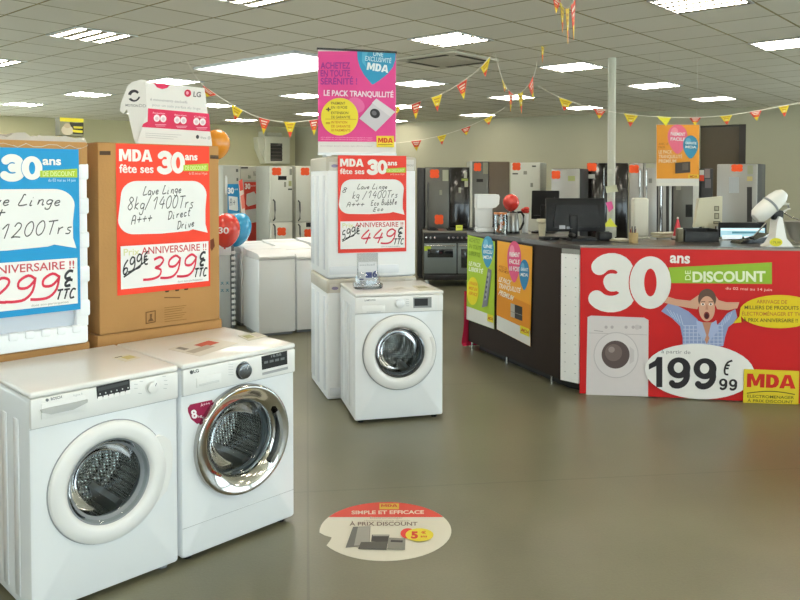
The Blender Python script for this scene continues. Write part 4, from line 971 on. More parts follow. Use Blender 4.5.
# middle group
fridge(417.5, 424.5, 12.7, 0, 167.5, 'narrow dark edge of a tall fridge beside the white boxes', DKS, DKS, handles='n')
fridge(425, 449.3, 12.7, 0, 167.2, 'dark grey fridge with two orange stickers, left of a black one', GREYD, DKS, stickers=[(434.5, 173.8, 9.5, 9), (439, 219.5, 9, 10)], labels=[(442.5, 170, 448.5, 181, 'a9a893'), (439.5, 190, 442, 195, '9a9888')], handles='l', hm=DGH)
fridge(449.8, 469.5, 12.7, 0, 167.2, 'black fridge between the dark grey one and white-edged one', BLK, DKS, labels=[(464, 172, 467, 178, 'b7b6a4'), (461.5, 178.5, 468, 181, '8f9a50'), (464.5, 181, 468, 187, 'b7b6a4'), (458.5, 187.5, 461, 193, 'a3a294')], handles='n')
fridge(469.9, 488.3, 12.7, 0, 161, 'dark grey fridge with white left edge and one orange sticker', GREYD, CRM, stickers=[(477.5, 167, 7.5, 8.5)], labels=[(469.9, 161.5, 472.2, 232, 'c9c8bc'), (483, 162.5, 488, 174, '8f8c78'), (476.5, 179, 483, 182, '25221e')], handles='n')
fridge(488.6, 509.7, 12.7, 0, 161.5, 'tall brown-fronted fridge between grey and cream fridges', BRN, DKS, handles='n')
fridge(510.2, 540, 12.65, -.35, 162.5, 'cream fridge with orange sticker and small labels, behind the coffee maker', CRM, LTG, stickers=[(516.5, 166.5, 8.5, 8)], labels=[(512.5, 173, 518, 174.5, '55524a'), (523.5, 171, 527, 174.5, '8a897c'), (532, 165.5, 536, 167, '55524a'), (530.5, 183, 533, 187, '8a897c')], handles='n')
fridge(551, 579.5, 12.0, -.45, 168.5, 'silver fridge with orange sticker behind the black monitors', SILV, DKS, stickers=[(556, 174.8, 9, 8.5)], labels=[(568, 176, 575, 181, '9aa06a')], handles='n')
r_ = fridge(586.5, 627.5, 12.5, -.3, 162.8, 'wide black two-door fridge with paired pale handles behind the post', BLK, DKS, double=True, stickers=[(591.8, 167, 10, 8.5)], labels=[(588, 174.3, 595, 178.5, 'c9c8c0'), (607, 170, 612, 173, 'a9a890')], hrange=(168, 202))
r_ = fridge(629, 657.2, (r_[0].M @ Vector((r_[2], 0, 0))).y, -.3, 163, 'silver two-door fridge with orange sticker right of the post', SILV, DKS, double=True, stickers=[(634, 169, 10, 8.5)], labels=[(646, 163.5, 655, 168, 'a9aa96'), (648.5, 178.5, 652, 183, '7a7a74')], hrange=(169, 204))
r_ = fridge(657.9, 672, (r_[0].M @ Vector((r_[2], 0, 0))).y, -.3, 163, 'black and silver fridge half behind the hanging orange poster', SILV, DKS, labels=[(659.5, 180, 662.5, 232, '34322e'), (666, 184, 669, 232, '34322e')], handles='l')
r_ = fridge(672.7, 699, (r_[0].M @ Vector((r_[2], 0, 0))).y, -.3, 163, 'grey fridge with dark dispenser under the hanging orange poster', GREYD, DKS, labels=[(685.5, 204.5, 692.5, 217, '1c1b1a'), (676, 186, 681, 190, '8a8a80'), (693, 182, 699, 232, 'c9c9c2')], handles='n')
r_ = fridge(699.7, 713, (r_[0].M @ Vector((r_[2], 0, 0))).y+.1, -.3, 168.5, 'narrow dark fridge covered with small notes between two silver ones', DKS, DKS, labels=[(699.5, 170, 704, 175, 'e6e2dc'), (699.5, 175, 704, 181, 'd2452c'), (704.5, 169, 710, 178, '8a7a78'), (705, 179, 711, 188, '6a6668')], handles='n')
fridge(716.4, 757, 12.0, -.62, 163.8, 'large silver fridge with orange sticker below the dark doorway', SILV, DKS, stickers=[(737, 168, 12, 7.5)], labels=[(747, 176.5, 752.5, 181, 'c2b27a'), (747, 187, 752, 222, '3a3836'), (729, 177, 739, 193, 'b7bcc0'), (747.5, 165.5, 753, 174, 'a3a58c')], handles='n')

# ---- range cooker
pc = gp(423.5, 287); fr = Frame(pc.x, pc.y, 0); CWD = .9
t = thing('range_cooker', 'black and grey range cooker with knobs and yellow labels beside the counter', 'cooker', fr)
zt = fr.p(440, 231)[1]
def z_(y): return fr.p(440, y)[1]
mb = MB(); mb.rbox(0, CWD, .03, .58, .10, zt-.03, mat('cooker_black', '1b1b1c', .3, coat=.3), .008); mb.build('body', t)
mb = MB(); mb.rbox(-.004, CWD+.004, -.015, .59, zt-.03, zt, mat('hob_steel', '8f8c84', .3, .8), .006)
for i, x in enumerate((.15, .45, .75)):
    for y in (.18, .42): mb.lathe([(.085, zt), (.085, zt+.012), (.05, zt+.014), (.05, zt+.03), (0, zt+.03)], BLACKP, 20, (x, y, 0))
mb.build('hob', t)
mb = MB(); mb.rbox(.0, CWD, .0, .03, z_(241.5), zt-.031, mat('cooker_fascia', '222224', .3), .005); mb.build('control_panel', t)
for x in (426.5, 430.8, 434.8, 449, 453.3, 457.6, 462, 466.5):
    xx, zz = fr.p(x, 237.5); mb = MB(); mb.lathe([(.018, 0), (.017, -.02), (.013, -.025), (0, -.026)], HND, 16, (xx, 0, zz), 'y'); mb.build('knob', t)
for x0, x1, wn_ in ((.01, .50, 1), (.52, .89, 0)):
    mb = MB(); mb.rbox(x0, x1, -.004, .028, z_(273.5), z_(243.5), mat('oven_door_grey', '7b8383', .3, .5, noise=.05), .006); D = mb.build('oven_door', t)
    mb = MB(); mb.rbox(x0+.05, x1-.05, -.0065, -.0042, z_(268) if not wn_ else z_(257.5), z_(249), mat('oven_glass', '202426', .08, coat=.5), .001)
    mb.build('window', D)
    mb = MB(); zz = z_(245.4); mb.cyl((x0+.02, -.04, zz), (x1-.02, -.04, zz), .009, HND); mb.cyl((x0+.04, -.04, zz), (x0+.04, -.003, zz), .006, HND); mb.cyl((x1-.04, -.04, zz), (x1-.04, -.003, zz), .006, HND); mb.build('handle', D)
mb = MB(); mb.rbox(.0, CWD, .0, .028, .115, z_(275), mat('cooker_black'), .006); D = mb.build('drawer', t)
for x in (.06, CWD-.06):
    for y in (.07, .52): mb = MB(); mb.cyl((x, y, 0), (x, y, .101), .018, HND); mb.build('foot', t)
for q_ in ((424.3, 246.3, 431, 250.8, 'b7c93a'),):
    mb = MB(); A = Art(mb, lambda a, b: fr.p(a, b, -.005), -.0055, .0005); A.rect(*q_); mb.build('label', t, flat=True)['label'] = 'yellow-green label'
c = at(456, 230, 12.0)
mb = MB(); A = Art(mb, lambda a, b: fr.p(a, b, .1), .1, .0005); x0, z0 = fr.p(455.8, 230.2, .1); x1, z1 = fr.p(462.6, 225.2, .1); mb.box(x0, x1, .1, .104, zt, z1, ink('d8de5a')); mb.box(x0, x1, .1, .14, zt, zt+.004, ink('d8de5a')); A.rect(457, 226.6, 461.5, 227.4, '7a7a3a'); mb.build('price_label', t, flat=True)['label'] = 'yellow price card on the hob'

# ================================================================== POST
pp = gp(612.3, 58, CZ); fr = Frame(pp.x, pp.y, 0)
mb = MB(); mb.cyl((0, 0, 0), (0, 0, CZ-.001), .043, mat('post_paint', 'c3c3b4', .5, noise=.03), 24); mb.cyl((0, 0, 0), (0, 0, .01), .09, mat('post_paint'), 24)
post = struct(mb, 'trim_1', fr)
post['label'] = 'thin pale grey round post from floor to ceiling'
for nm, pts, c_ in (('paper_note', ((605.5, 186.5), (616.5, 184.8), (618, 191.5), (606.5, 193)), 'c9c8a9'), ('paper_note', ((605.8, 202.5), (611.5, 201.2), (613.6, 208), (609, 212.3)), 'e0609a'), ('paper_note', ((608, 169), (613.5, 169), (613.5, 174), (608, 174)), 'c9c9bc')):
    mb = MB(); sheet(mb, [fr.p(a, b, -.05) for a, b in pts], -.05, .004, ink(c_)); o = mb.build(nm, flat=True); fr.put(o)
    tag(o, {'c9c8a9': 'cream paper note stuck on the pale post', 'e0609a': 'pink paper note stuck on the pale post', 'c9c9bc': 'small whitish note, highest on the pale post'}[c_], 'note')

# ================================================================== RECEPTION COUNTER
HC = 1.1325
P0 = Vector((.646, 7.425)); aD = -1.1865; P1 = P0+1.602*Vector((math.cos(aD), math.sin(aD))); aC = -.175
P2 = Vector((1.362, 5.822)); uC = Vector((math.cos(aC), math.sin(aC))); P3 = P2+2.7*uC
nD = Vector((-math.sin(aD), math.cos(aD))); nC = Vector((-uC.y, uC.x))
def isect(a, u, b, v):
    k = u.x*v.y-u.y*v.x; t = ((b-a).x*v.y-(b-a).y*v.x)/k; return a+u*t
uD = (P1-P0).normalized()
Q0 = P0+.62*nD; QC = isect(Q0, uD, P2+.62*nC, uC); Q3 = P3+.62*nC
CT = mat('counter_top', '3a332d', .3, spec=.35, noise=.06, nscale=6, coat=.3); CP = mat('counter_panel', '2f251f', .6, spec=.2, noise=.06, nscale=4); CPL = mat('counter_plinth', '1a1715', .6)
t = thing('reception_counter', 'dark brown reception counter bent in two, with posters on its left side', 'counter', None)
def poly_off(k):
    # outline pulled back by k from the faces
    c0 = P0+k*nD+k*uD; c1 = isect(P0+k*nD, uD, P1+k*((nD+nC).normalized()), (P2-P1).normalized()); c2 = isect(P2+k*nC, uC, P1+k*((nD+nC).normalized()), (P2-P1).normalized()); c3 = P3+k*nC-k*uC
    return [c0, c1, c2, c3, Q3-k*nC-k*uC, QC-k*nC, Q0-k*nD+k*uD]
def pr(mb, pts, z0, z1, m): mb.prism([(p.x, p.y) for p in pts], z0, z1, m, axis='z')
mb = MB(); pr(mb, poly_off(-.004), HC-.035, HC, CT); mb.build('worktop', t)
mb = MB(); pr(mb, poly_off(.012), .07, HC-.035, CP); mb.build('body', t)
mb = MB(); pr(mb, poly_off(.09), 0, .07, CPL); mb.build('plinth', t)
for px, py in ((482, 348), (517.5, 363), (557, 383)):
    p = gp(px, py); p = Vector((p.x, p.y)); p = p+nD*(.03-(p-P0).dot(nD))
    mb = MB(); mb.cyl((p.x, p.y, 0), (p.x, p.y, .071), .011, HND, 12); mb.build('foot', t)
fD = Frame(P0.x, P0.y, aD); fC = Frame(P2.x, P2.y, aC)
e = P2-P1; fE = Frame(P1.x, P1.y, math.atan2(e.y, e.x)); eL = e.length
zb_ = fE.p(570, 381.5)[1]
mb = MB(); mb.box(.0, eL-.004, -.008, .008, zb_, HC-.075, mat('perforated_white', 'f4f5f4', .5, noise=.01))
hz = mat('pegboard_hole', 'b9bcc0', .7)
for i in range(13):
    for x in (.035, eL-.04):
        z = zb_+.07+i*.073; mb.box(x, x+.012, -.0092, -.0082, z, z+.005, hz)
o = mb.build('pegboard_strip', t); o.matrix_parent_inverse.identity(); o.matrix_world = fE.M; o['label'] = 'white perforated strip at the bend'
mb = MB(); mb.box(0, eL-.004, -.002, .01, HC-.072, HC-.037, mat('grey_trim', '8b8a86', .5)); o = mb.build('edge_trim', t); o.matrix_world = fE.M
mb = MB(); mb.box(-.003, 2.68, -.0055, .01, HC-.033, HC-.006, mat('counter_edge', '7d766a', .4, noise=.05)); o = mb.build('edge_strip', t); o.matrix_world = fC.M

# ---- red banner
t = single_banner = None
mb = MB(); xr = 2.2
xl, zt = fC.p(581, 247.8, -.012); _, zb = fC.p(579, 394, -.012); zb = max(zb, .006)
xl = fC.p(580, 320, -.012)[0]
mb.box(xl, xr, -.0122, -.0085, zb, zt, ink('bd191a')); A = Art(mb, lambda a, b: fC.p(a, b, -.0125), -.0122, .0003)
RD = 'bd191a'
thirty(A, 588.5, 312, 671.5, 253, 'e9e8e4', 'bd191a')
A.text('ans', 669.8, 262.4, 689.8, 263.2, 10.5, 'eeebe6', .03)
A.poly([(668.5, 267.5), (771.8, 262.3), (771.8, 284), (671.5, 283)], '8fb233')
A.text('DISCOUNT', 692.5, 281.8, 765.5, 281.2, 10, 'e6ecce', .035)
# DE set upright on end
M0 = A.mp; A.mp = lambda a, b: M0(684.5+(b-0), 280-(a-0)) ; A.text('DE', 0, 6, 9.5, 6, 5.5, 'dfe8bb', .01); A.mp = M0
A.text('du 02 mai au 14 juin', 725.5, 289.4, 771.8, 291, 2.6, 'e8b9ae', .01)
# washing machine picture
A.poly([(587.5, 317), (591, 315.5), (644, 317.5), (648.5, 320), (648, 396.5), (586, 394.5)], 'd6cfcf'); A.poly([(589, 332.5), (647, 334.5), (647, 335.1), (589, 333.1)], 'b9b0b2')
A.ell(616, 355, 22.5, 23, 'bdb6b8'); A.ell(616, 355, 21.6, 22.1, 'd9d3d3'); A.ell(615.5, 354.5, 14, 14, '5b4d4b'); A.ell(613.5, 352.5, 8.5, 8.5, '756561'); A.ell(611.5, 349.5, 3.2, 3, '998a86')
A.poly([(629.5, 346), (634, 350), (634, 361), (629.5, 364)], 'c9c2c3')
for x in (606, 612, 626, 633, 640): A.ell(x, 327, 1.6, 1.6, 'b5acae')
A.poly([(594, 330), (603, 331), (603, 331.6), (594, 330.6)], '9d9496'); A.ell(637, 327, 2.6, 2.6, 'c6bec0')
# person with hands to the head
SK, SK2, SH = 'cf9f86', 'b9846c', '8f9dc4'
A.poly([(661, 311), (668, 303.5), (676, 305), (688, 311), (697, 319), (707, 333), (720, 322), (727, 313), (735, 309), (737, 317), (733, 323), (728, 327), (725, 336), (723, 346), (682.5, 346), (682.5, 338), (680, 326), (672, 318)], SH)
for i in range(10): x = 684.5+i*4.1; A.poly([(x, 325), (x+.9, 325), (x+.9, 345.5), (x, 345.5)], 'b3bdd8', up=1 if i == 0 else 0)
for i in range(6): y = 325+i*3.6; A.poly([(683, y), (723, y), (723, y+.8), (683, y+.8)], 'b3bdd8', up=0)
for i in range(5): A.poly([(666+i*3.4, 308.5+i*1.6), (666.8+i*3.4, 308.5+i*1.6), (672.8+i*2.6, 317+i*2), (672+i*2.6, 317+i*2)], 'b3bdd8', up=0); A.poly([(732-i*2.4, 312+i*2), (731.2-i*2.4, 312+i*2), (728-i*1.8, 320+i*1.6), (728.8-i*1.8, 320+i*1.6)], 'b3bdd8', up=0)
A.poly([(699, 322), (713, 322), (711, 334), (706.5, 344), (702, 334)], SK2); A.poly([(696, 320), (702, 322), (706, 335), (704, 341), (697, 331)], 'a9b5d6'); A.poly([(716, 320), (711, 323), (708, 335), (710, 340), (718, 330)], 'a9b5d6')
A.poly([(664, 302.5), (668, 296.5), (676, 299), (690, 300.5), (698, 295), (703, 291.5), (704, 296), (700, 303), (697, 309), (690, 308), (676, 305.5)], SK)
A.poly([(737, 308), (739, 302), (726, 302), (718.5, 300), (714, 294), (710, 291.5), (711, 297), (714, 303), (717, 309), (728, 310)], SK)
A.ell(706.8, 299, 9, 10.5, '5d463a'); A.ell(706.6, 308.5, 8, 12.6, SK)
for x in (702.6, 710.4): A.ell(x, 304, 2, 1.3, 'e9ddd4'); A.ell(x, 304, .9, 1, '3d2e2a'); A.poly([(x-2.3, 301.3), (x+2.3, 301), (x+2.2, 301.8), (x-2.2, 302)], '5d463a')
A.poly([(706, 304), (707, 304), (708, 309.4), (705, 309.4)], SK2); A.ell(706.3, 315.2, 2.9, 3.8, '8a3a36'); A.ell(706.3, 315.6, 2.1, 2.8, '47191a')
for k in range(0): A.poly([(699+k*1.5, 296-k*1.2), (700.2+k*1.5, 295.6-k*1.2), (702+k, 301-k), (700.8+k, 301.6-k)], 'd9ab92', up=1 if k == 0 else 0); A.poly([(714.5-k*1.3, 296-k*1.2), (713.3-k*1.3, 295.6-k*1.2), (712-k, 301-k), (713-k, 301.6-k)], 'd9ab92', up=0)
# yellow speech bubble
A.poly([(732.5, 323), (739, 316), (740, 308)]+[(779+40*math.cos(t_), 311.3+16.6*math.sin(t_)) for t_ in [R(-165+i*330/30) for i in range(31)]]+[(741, 322)], 'dfc51e')
for s_, x0, y, x1, c_ in (('ARRIVAGE DE', 756, 303, 786.5, 'b5702a'), ('MILLIERS DE PRODUITS', 744, 308.8, 798, '5a4f1c'), ('ÉLECTROMÉNAGER ET TV', 741.5, 315, 800, 'b5702a'), ('À PRIX ANNIVERSAIRE !!', 742.5, 321.4, 797, '5a4f1c')): A.text(s_, x0, y, x1, y+.6, 3.6, c_, .012)
# price
A.ell(699.3, 371, 54.7, 27.6, 'eae8e4', a=.05)
A.text('à partir de', 661, 352.6, 690, 353.6, 3.6, '8a8688')
big1(A, 648.5, 386.6, 662, 356.5, '2c292b'); big9(A, 667, 387.5, 690, 357, '2c292b', 'eae8e4'); big9(A, 693, 388.3, 716, 357.8, '2c292b', 'eae8e4'); A.hand('€', 722, 373, 731, 373.6, 15, '2c292b', 1.9); big9(A, 718.5, 389.3, 726.8, 378, '2c292b', 'eae8e4'); big9(A, 728.3, 389.8, 736.6, 378.5, '2c292b', 'eae8e4')
A.poly([(743.2, 368.3), (798.2, 370.3), (797.5, 403.8), (742.3, 401.8)], 'd9c22a'); initials(A, 746, 386.3, 794.5, 388, 13.5, 'c22a1c', 'd9c22a')
arc = [(746+48*i/12, 392-2.5*math.sin(PI*i/12)+i*.1) for i in range(13)]; A.poly(arc+[(x, y+.9) for x, y in arc[::-1]], '4a4a1c')
A.text('ELECTROMENAGER', 746.5, 396.6, 793, 398.2, 2.8, '5a5a1c', .01); A.text('À PRIX DISCOUNT', 746.5, 401, 792, 402.6, 2.8, '5a5a1c', .01)
t = single(mb, 'banner', 'large red 30 ans banner with 199 price hung on the counter front', 'banner', fC, flat=True)
# ---- two posters on the side
def side(quad, base, fn, label):
    mb = MB(); P = [fD.p(a, b, -.004) for a, b in quad]; sheet(mb, P, -.004, .002, ink(base)); A = Art(mb, lambda a, b: fD.p(a, b, -.004), -.0042, .0004); fn(A)
    return single(mb, 'poster', label, 'poster', fD, flat=True)
def bal(A, cx, cy, rx, ry, c, c2, txt):
    A.poly([(cx+rx*math.sin(t_)*(1-.35*max(0, -math.cos(t_))**2), cy-ry*math.cos(t_)*(1 if math.cos(t_) > 0 else 1.45)) for t_ in [2*PI*i/26 for i in range(26)]], c)
    A.ell(cx-rx*.3, cy-ry*.4, rx*.35, ry*.35, c2)
    for i, s_ in enumerate(txt): A.text(s_, cx-rx*.7, cy-ry*.1+i*ry*.42, cx+rx*.75, cy-ry*.05+i*ry*.42, ry*.26, 'eef0ee', .02)
def f(A):
    A.poly([(466.5, 306), (494, 316), (494, 329), (466.4, 319)], 'dcdcd4')
    bal(A, 487.8, 249, 6, 13, '3f92b5', '6fb4d0', ('UNE', 'EXCLU', 'MDA'))
    for i, (s_, x1) in enumerate((('ACHETEZ', 480), ('EN TOUTE', 481), ('LIBERTÉ', 480))): A.text(s_, 469, 241.5+i*6.5, x1, 243.5+i*6.8, 4, '7c9a1e', .02)
    for i, (s_, x1) in enumerate((('LE PACK', 481), ('LIBERTÉ', 483))): A.text(s_, 469, 265+i*5.5, x1, 267.6+i*5.8, 4, 'e9efcf', .03)
    A.ell(473.2, 291, 6, 14, 'e3d62c'); [A.text(s_, 469.3, 284+i*5, 477.3, 286+i*5.2, 3, 'd98a22', .02) for i, s_ in enumerate(('LIVRAISON', 'MISE EN', 'SERVICE'))]
    A.poly([(488.5, 268), (492.3, 270), (488, 306), (482.5, 307.5)], '7a7c82'); A.poly([(488.9, 272), (490.6, 273), (487, 300), (485, 300.5)], '9a9ca2')
    for i in range(5): A.ell(488.3-i*.6, 277+i*5, .8, 1.5, '5a5c62', up=1 if i == 0 else 0)
    A.poly([(488, 313.5), (494, 315.5), (494, 323), (488, 321)], 'e0cf30'); A.text('MDA', 488.5, 319, 493.5, 320.6, 2.6, 'b5601c', .03)
side([(467.6, 234.9), (494.8, 241.5), (494.1, 329.2), (466.4, 319.2)], 'a8c436', f, 'green poster with blue balloon on the counter side, near its far end')
def f(A):
    A.poly([(497, 315), (530.4, 330.6), (530.2, 346.3), (496.8, 329)], 'e0dfd8')
    bal(A, 514.3, 258, 7, 17, 'd8557f', 'e88aa6', ('PAIEMENT', 'FACILE', '10 FOIS')); bal(A, 524.5, 272, 5, 12.5, '2f7fae', '6aa9cc', ('GARANTI', 'MDA'))
    A.poly([(497.5, 290), (530.8, 305), (530.5, 330.6), (497, 315)], 'd98a22')
    for i, (s_, x1) in enumerate((('AVEC LE', 507), ('PACK MDA', 509))): A.text(s_, 499, 267+i*4, x1, 270.2+i*4, 2.6, 'a85a16', .01)
    for i, (s_, x1) in enumerate((('LE PACK', 511), ('TRANQUILLITÉ', 520.5), ('PREMIUM', 513))): A.text(s_, 499, 281+i*6.6, x1, 285.2+i*7.6, 4.6, 'f1e6cf', .03)
    A.poly([(511.3, 303), (523, 307), (523, 321), (511.3, 316.5)], '3b3734'); A.poly([(511.3, 303), (515.5, 304.5), (515.5, 318), (511.3, 316.5)], 'b5aea4'); A.poly([(511.3, 311), (523, 315), (523, 315.6), (511.3, 311.6)], '8a857c')
    A.poly([(521, 325), (530.3, 329), (530.2, 337), (520.9, 333)], 'e0cf30'); A.text('MDA', 521.8, 330.8, 529.4, 334.2, 3, 'b5601c', .03)
side([(497.3, 240.6), (532.3, 246.6), (530.2, 346.5), (496.8, 329.2)], 'e6a02c', f, 'orange poster with pink and blue balloons on the counter side, near the bend')
# red sheet hanging round the far end, curling at the floor
fE0 = Frame(P0.x, P0.y, aD+PI/2)
mb = MB(); vs = []; prof = [(0, .55), (-.004, .26), (-.02, .16), (-.045, .08), (-.055, .035), (-.03, .012)]
for o_, z in prof: vs += [(-.04, 0, 0), (.5, 0, 0)]
q0 = P0-uD*.004
vs = []
for o_, z in prof:
    for s_ in (-.025, .5):
        p = q0+nD*s_-uD*(-o_)-uD*.002; p = q0+nD*s_+uD*(o_-.002); vs.append((p.x, p.y, z))
    for s_ in (.5, -.025):
        p = q0+nD*s_+uD*(o_-.006); vs.append((p.x, p.y, z+.003))
fs = []
for j in range(len(prof)-1):
    for k in range(4): fs.append((j*4+k, j*4+(k+1) % 4, (j+1)*4+(k+1) % 4, (j+1)*4+k))
fs += [(0, 1, 2, 3), tuple((len(prof)-1)*4+k for k in range(4))]
mb.add(vs, fs, ink('c2244a')); 
for k, (o_, z) in enumerate(((-.0105, .12),)):
    pass
single(mb, 'banner', 'red sheet curling at the floor at the far end of the counter', 'banner', None)

# ================================================================== THINGS ON THE COUNTER
def on(px, d, yaw=0, z=HC+.0005):
    c = at(px, 240, d); return Frame(c.x, c.y, yaw, z)
def sz(d, p): return p*d/F_PX
def zz(py, d): return at(400, py, d).z-HC
# coffee maker
d = 7.2; fr = on(488, d); w = sz(d, 22); h = zz(194.5, d)
t = thing('coffee_maker', 'tall white coffee maker with rounded head at the far end of the counter', 'coffee maker', fr)
mb = MB(); mb.rbox(-w/2, w/2, 0, .24, 0, .045, WHITEP, .01); mb.build('base', t)
mb = MB(); mb.rbox(-w/2, w*.22, .02, .23, .044, h-.02, WHITEP, .015); mb.build('body', t)
mb = MB(); mb.prism([(-w/2-.002, h), (w/2-.004, h-.002), (w/2+.006, h-.02), (w/2, h-.09), (w*.36, h-.12), (w*.2, h-.13), (-w/2-.002, h-.13)], 0, .235, WHITEP); mb.build('head', t)
mb = MB(); mb.cyl((w*.34, .1, .045), (w*.34, .1, .07), .025, BLACKP, 16); mb.build('drip_tray', t)
# glass jar with orange contents
d = 7.02; fr = on(500.3, d, 0); h = zz(212.5, d); r = sz(d, 6.6)
t = thing('storage_jar', 'clear jar of orange and white packets between coffee maker and kettle', 'jar', fr)
fr.o.y += 0
mb = MB(); mb.lathe([(0, .001), (r, .001), (r*1.05, h*.5), (r*.95, h*.92), (r*.97, h*.92), (r*1.08, h*.5), (r*1.04, 0), (0, 0)], thin_glass('jar_glass', 'eef0ee', .2, .03, .95), 24, (0, 0, 0)); mb.build('glass', t)
mb = MB(); mb.lathe([(r*.9, h*.9), (r, h*.93), (r, h), (0, h)], mat('orange_lid', 'd9803c', .4), 24, (0, 0, 0)); mb.build('lid', t)
rg = random.Random(5)
for k in range(9):
    a = rg.uniform(0, 6.28); q = rg.uniform(0, r*.5); mb = MB(); mb.rbox(-.02, .02, -.006, .006, -.02, .02, ink(['d97a36', 'dcd6c8', 'c96a2c', 'cfc6b4'][k % 4]), .004, M=Matrix.Translation((q*math.cos(a), q*math.sin(a), .03+k*h*.08)) @ Matrix.Rotation(a, 4, 'Y')); mb.build('packet', t)
# kettle
d = 7.1; fr = on(513, d, 0); h = zz(211, d); r = sz(d, 6)
t = thing('kettle', 'brushed steel kettle with black handle and lid on the counter', 'kettle', fr)
mb = MB(); mb.lathe([(0, .0), (r*1.08, 0), (r*1.08, .018), (0, .02)], BLACKP, 24); mb.build('base', t)
mb = MB(); mb.lathe([(r, .02), (r*1.02, .05), (r*.86, h*.86), (r*.7, h*.92)], STEEL, 28); mb.lathe([(0, .021), (r, .02)], STEEL, 28); mb.build('body', t)
mb = MB(); mb.lathe([(r*.72, h*.91), (r*.6, h*.96), (.012, h*.97), (.012, h), (0, h)], BLACKP, 24); mb.build('lid', t)
mb = MB(); mb.tube([(r*.7, 0, h*.93), (r*1.35, 0, h*.95), (r*1.75, 0, h*.8), (r*1.7, 0, h*.45), (r*1.3, 0, h*.2), (r*.98, 0, h*.16)], .011, BLACKP, 8); mb.build('handle', t)
mb = MB(); mb.prism([(-r*.8, h*.78), (-r*1.35, h*.86), (-r*.7, h*.9)], -.02, .02, STEEL); mb.build('spout', t)
balloon(511, 202.2, 8.3, 7.35, 'cf3026', 'small red balloon behind the steel kettle on the counter', HC, 'balloons around the shop', .0, 1.0)
# cup with red top, tumbler
d = 7.2; fr = on(525, d, 0); h = zz(213.5, d)
t = thing('cup', 'white cup holding a small red bunch behind the counter monitors', 'cup', fr)
mb = MB(); mb.lathe([(0, 0), (.026, 0), (.034, h*.95), (.030, h*.95), (.024, .01), (0, .01)], WHITEP, 20); mb.build('cup', t)
mb = MB()
for k in range(7): a = k*2.4; mb.ball((.018*math.cos(a), .018*math.sin(a), h+.02+.012*(k % 3)), .022, .022, .018, mat('red_petals', 'cf3a2c', .6), 10, 6)
mb.build('red_bunch', t)
d = 6.75; fr = on(542, d, 0); h = zz(219, d)
t = thing('tumbler', 'cream paper tumbler with frilled rim left of the large black monitor', 'cup', fr)
mb = MB(); mb.lathe([(0, 0), (.026, 0), (.036, h*.7), (.032, h*.7), (.022, .01), (0, .01)], ink('d9d0b4'), 20); mb.build('cup', t)
mb = MB(); mb.lathe([(.031, h*.66), (.048, h*.85), (.046, h), (.03, h*.9), (0, h*.85)], ink('e0d8bc'), 9); mb.build('frill', t)
# black monitors seen from the back
def monitor(px, d, yaw, x0, x1, y0, y1, label, col, grp, tilt=-.12, sticker=None, stand=True, ftx=None):
    fr = on(px, d, yaw); t = thing('monitor', label, 'monitor', fr, grp)
    xa, zb = fr.p(x0, y1); xb, za = fr.p(x1, y0)
    cz_ = (za+zb)/2; cx_ = (xa+xb)/2; hh = (za-zb)/2; ww = (xb-xa)/2
    T = Matrix.Translation((cx_, 0, cz_)) @ Matrix.Rotation(tilt, 4, 'X')
    mb = MB(); mb.rbox(-ww, ww, -.01, .02, -hh, hh, col, .008, M=T); mb.prism([(-ww*.8, -hh*.75), (ww*.8, -hh*.75), (ww*.7, hh*.55), (-ww*.7, hh*.55)], -.035, -.009, col, M=T)
    mb.build('housing', t)
    mb = MB(); mb.rbox(-ww+.012, ww-.012, .0205, .023, -hh+.012, hh-.012, mat('screen_dark', '10151a', .1), .001, M=T); mb.build('screen', t)
    if sticker:
        mb = MB(); mb.box(sticker[0], sticker[0]+.05, -.0362, -.0352, sticker[1], sticker[1]+.03, ink('b9bcc0'), M=T); mb.box(sticker[0]+.062, sticker[0]+.11, -.0362, -.0352, sticker[1], sticker[1]+.02, ink('8f9296'), M=T); mb.build('label', t, flat=True)
    fx = fr.p(ftx, y1)[0] if ftx else cx_
    mb = MB(); mb.rbox(fx-.035, fx+.035, -.05, -.028, .012, max(cz_, .1), col, .006); mb.build('stand', t)
    mb = MB(); mb.rbox(fx-.11, fx+.11, -.11, .08, .0, .014, col, .005); mb.build('foot', t)
    return t
# z inside on() frames is measured from the counter top
_p = Frame.p
MON = mat('monitor_black', '09090a', .45, spec=.22, noise=.05)
class _: pass
monitor(546, 7.2, -.35, 531.5, 559, 190.5, 219, 'tilted black monitor behind the large one, seen from its back', MON, 'black monitors on the counter')
monitor(575, 6.45, .06, 546, 605, 198, 231.5, 'large black monitor seen from its back, white stickers low on it', MON, 'black monitors on the counter', sticker=(-.15, -.12), ftx=572)
fr = on(583, 6.2, .1); t = thing('telephone', 'black desk telephone on the counter in front of the large monitor', 'telephone', fr)
mb = MB(); mb.prism([(-.11, 0), (.11, 0), (.11, .012), (-.11, .02)], -.06, .09, BLACKP); mb.prism([(-.06, 0.0), (.09, .0), (.09, .03), (-.06, .02)], -.05, .08, BLACKP); mb.build('base', t)
mb = MB(); mb.tube([(-.085, -.05, .035), (-.085, -.03, .048), (-.085, .05, .05), (-.085, .075, .037)], .014, BLACKP, 10); mb.build('handset', t)
fr = on(549, 6.35, .3); t = thing('card_scanner', 'low flat black device with small light on the counter before monitors', 'device', fr)
mb = MB(); mb.rbox(-.07, .07, -.05, .05, 0, .022, BLACKP, .008); mb.build('body', t); mb = MB(); mb.box(-.02, .02, -.052, -.0505, .008, .013, HND); mb.build('light', t)
d = 6.18; fr = on(606, d, .0); t = thing('receipt_printer', 'small black box printer at the foot of the pale post', 'printer', fr)
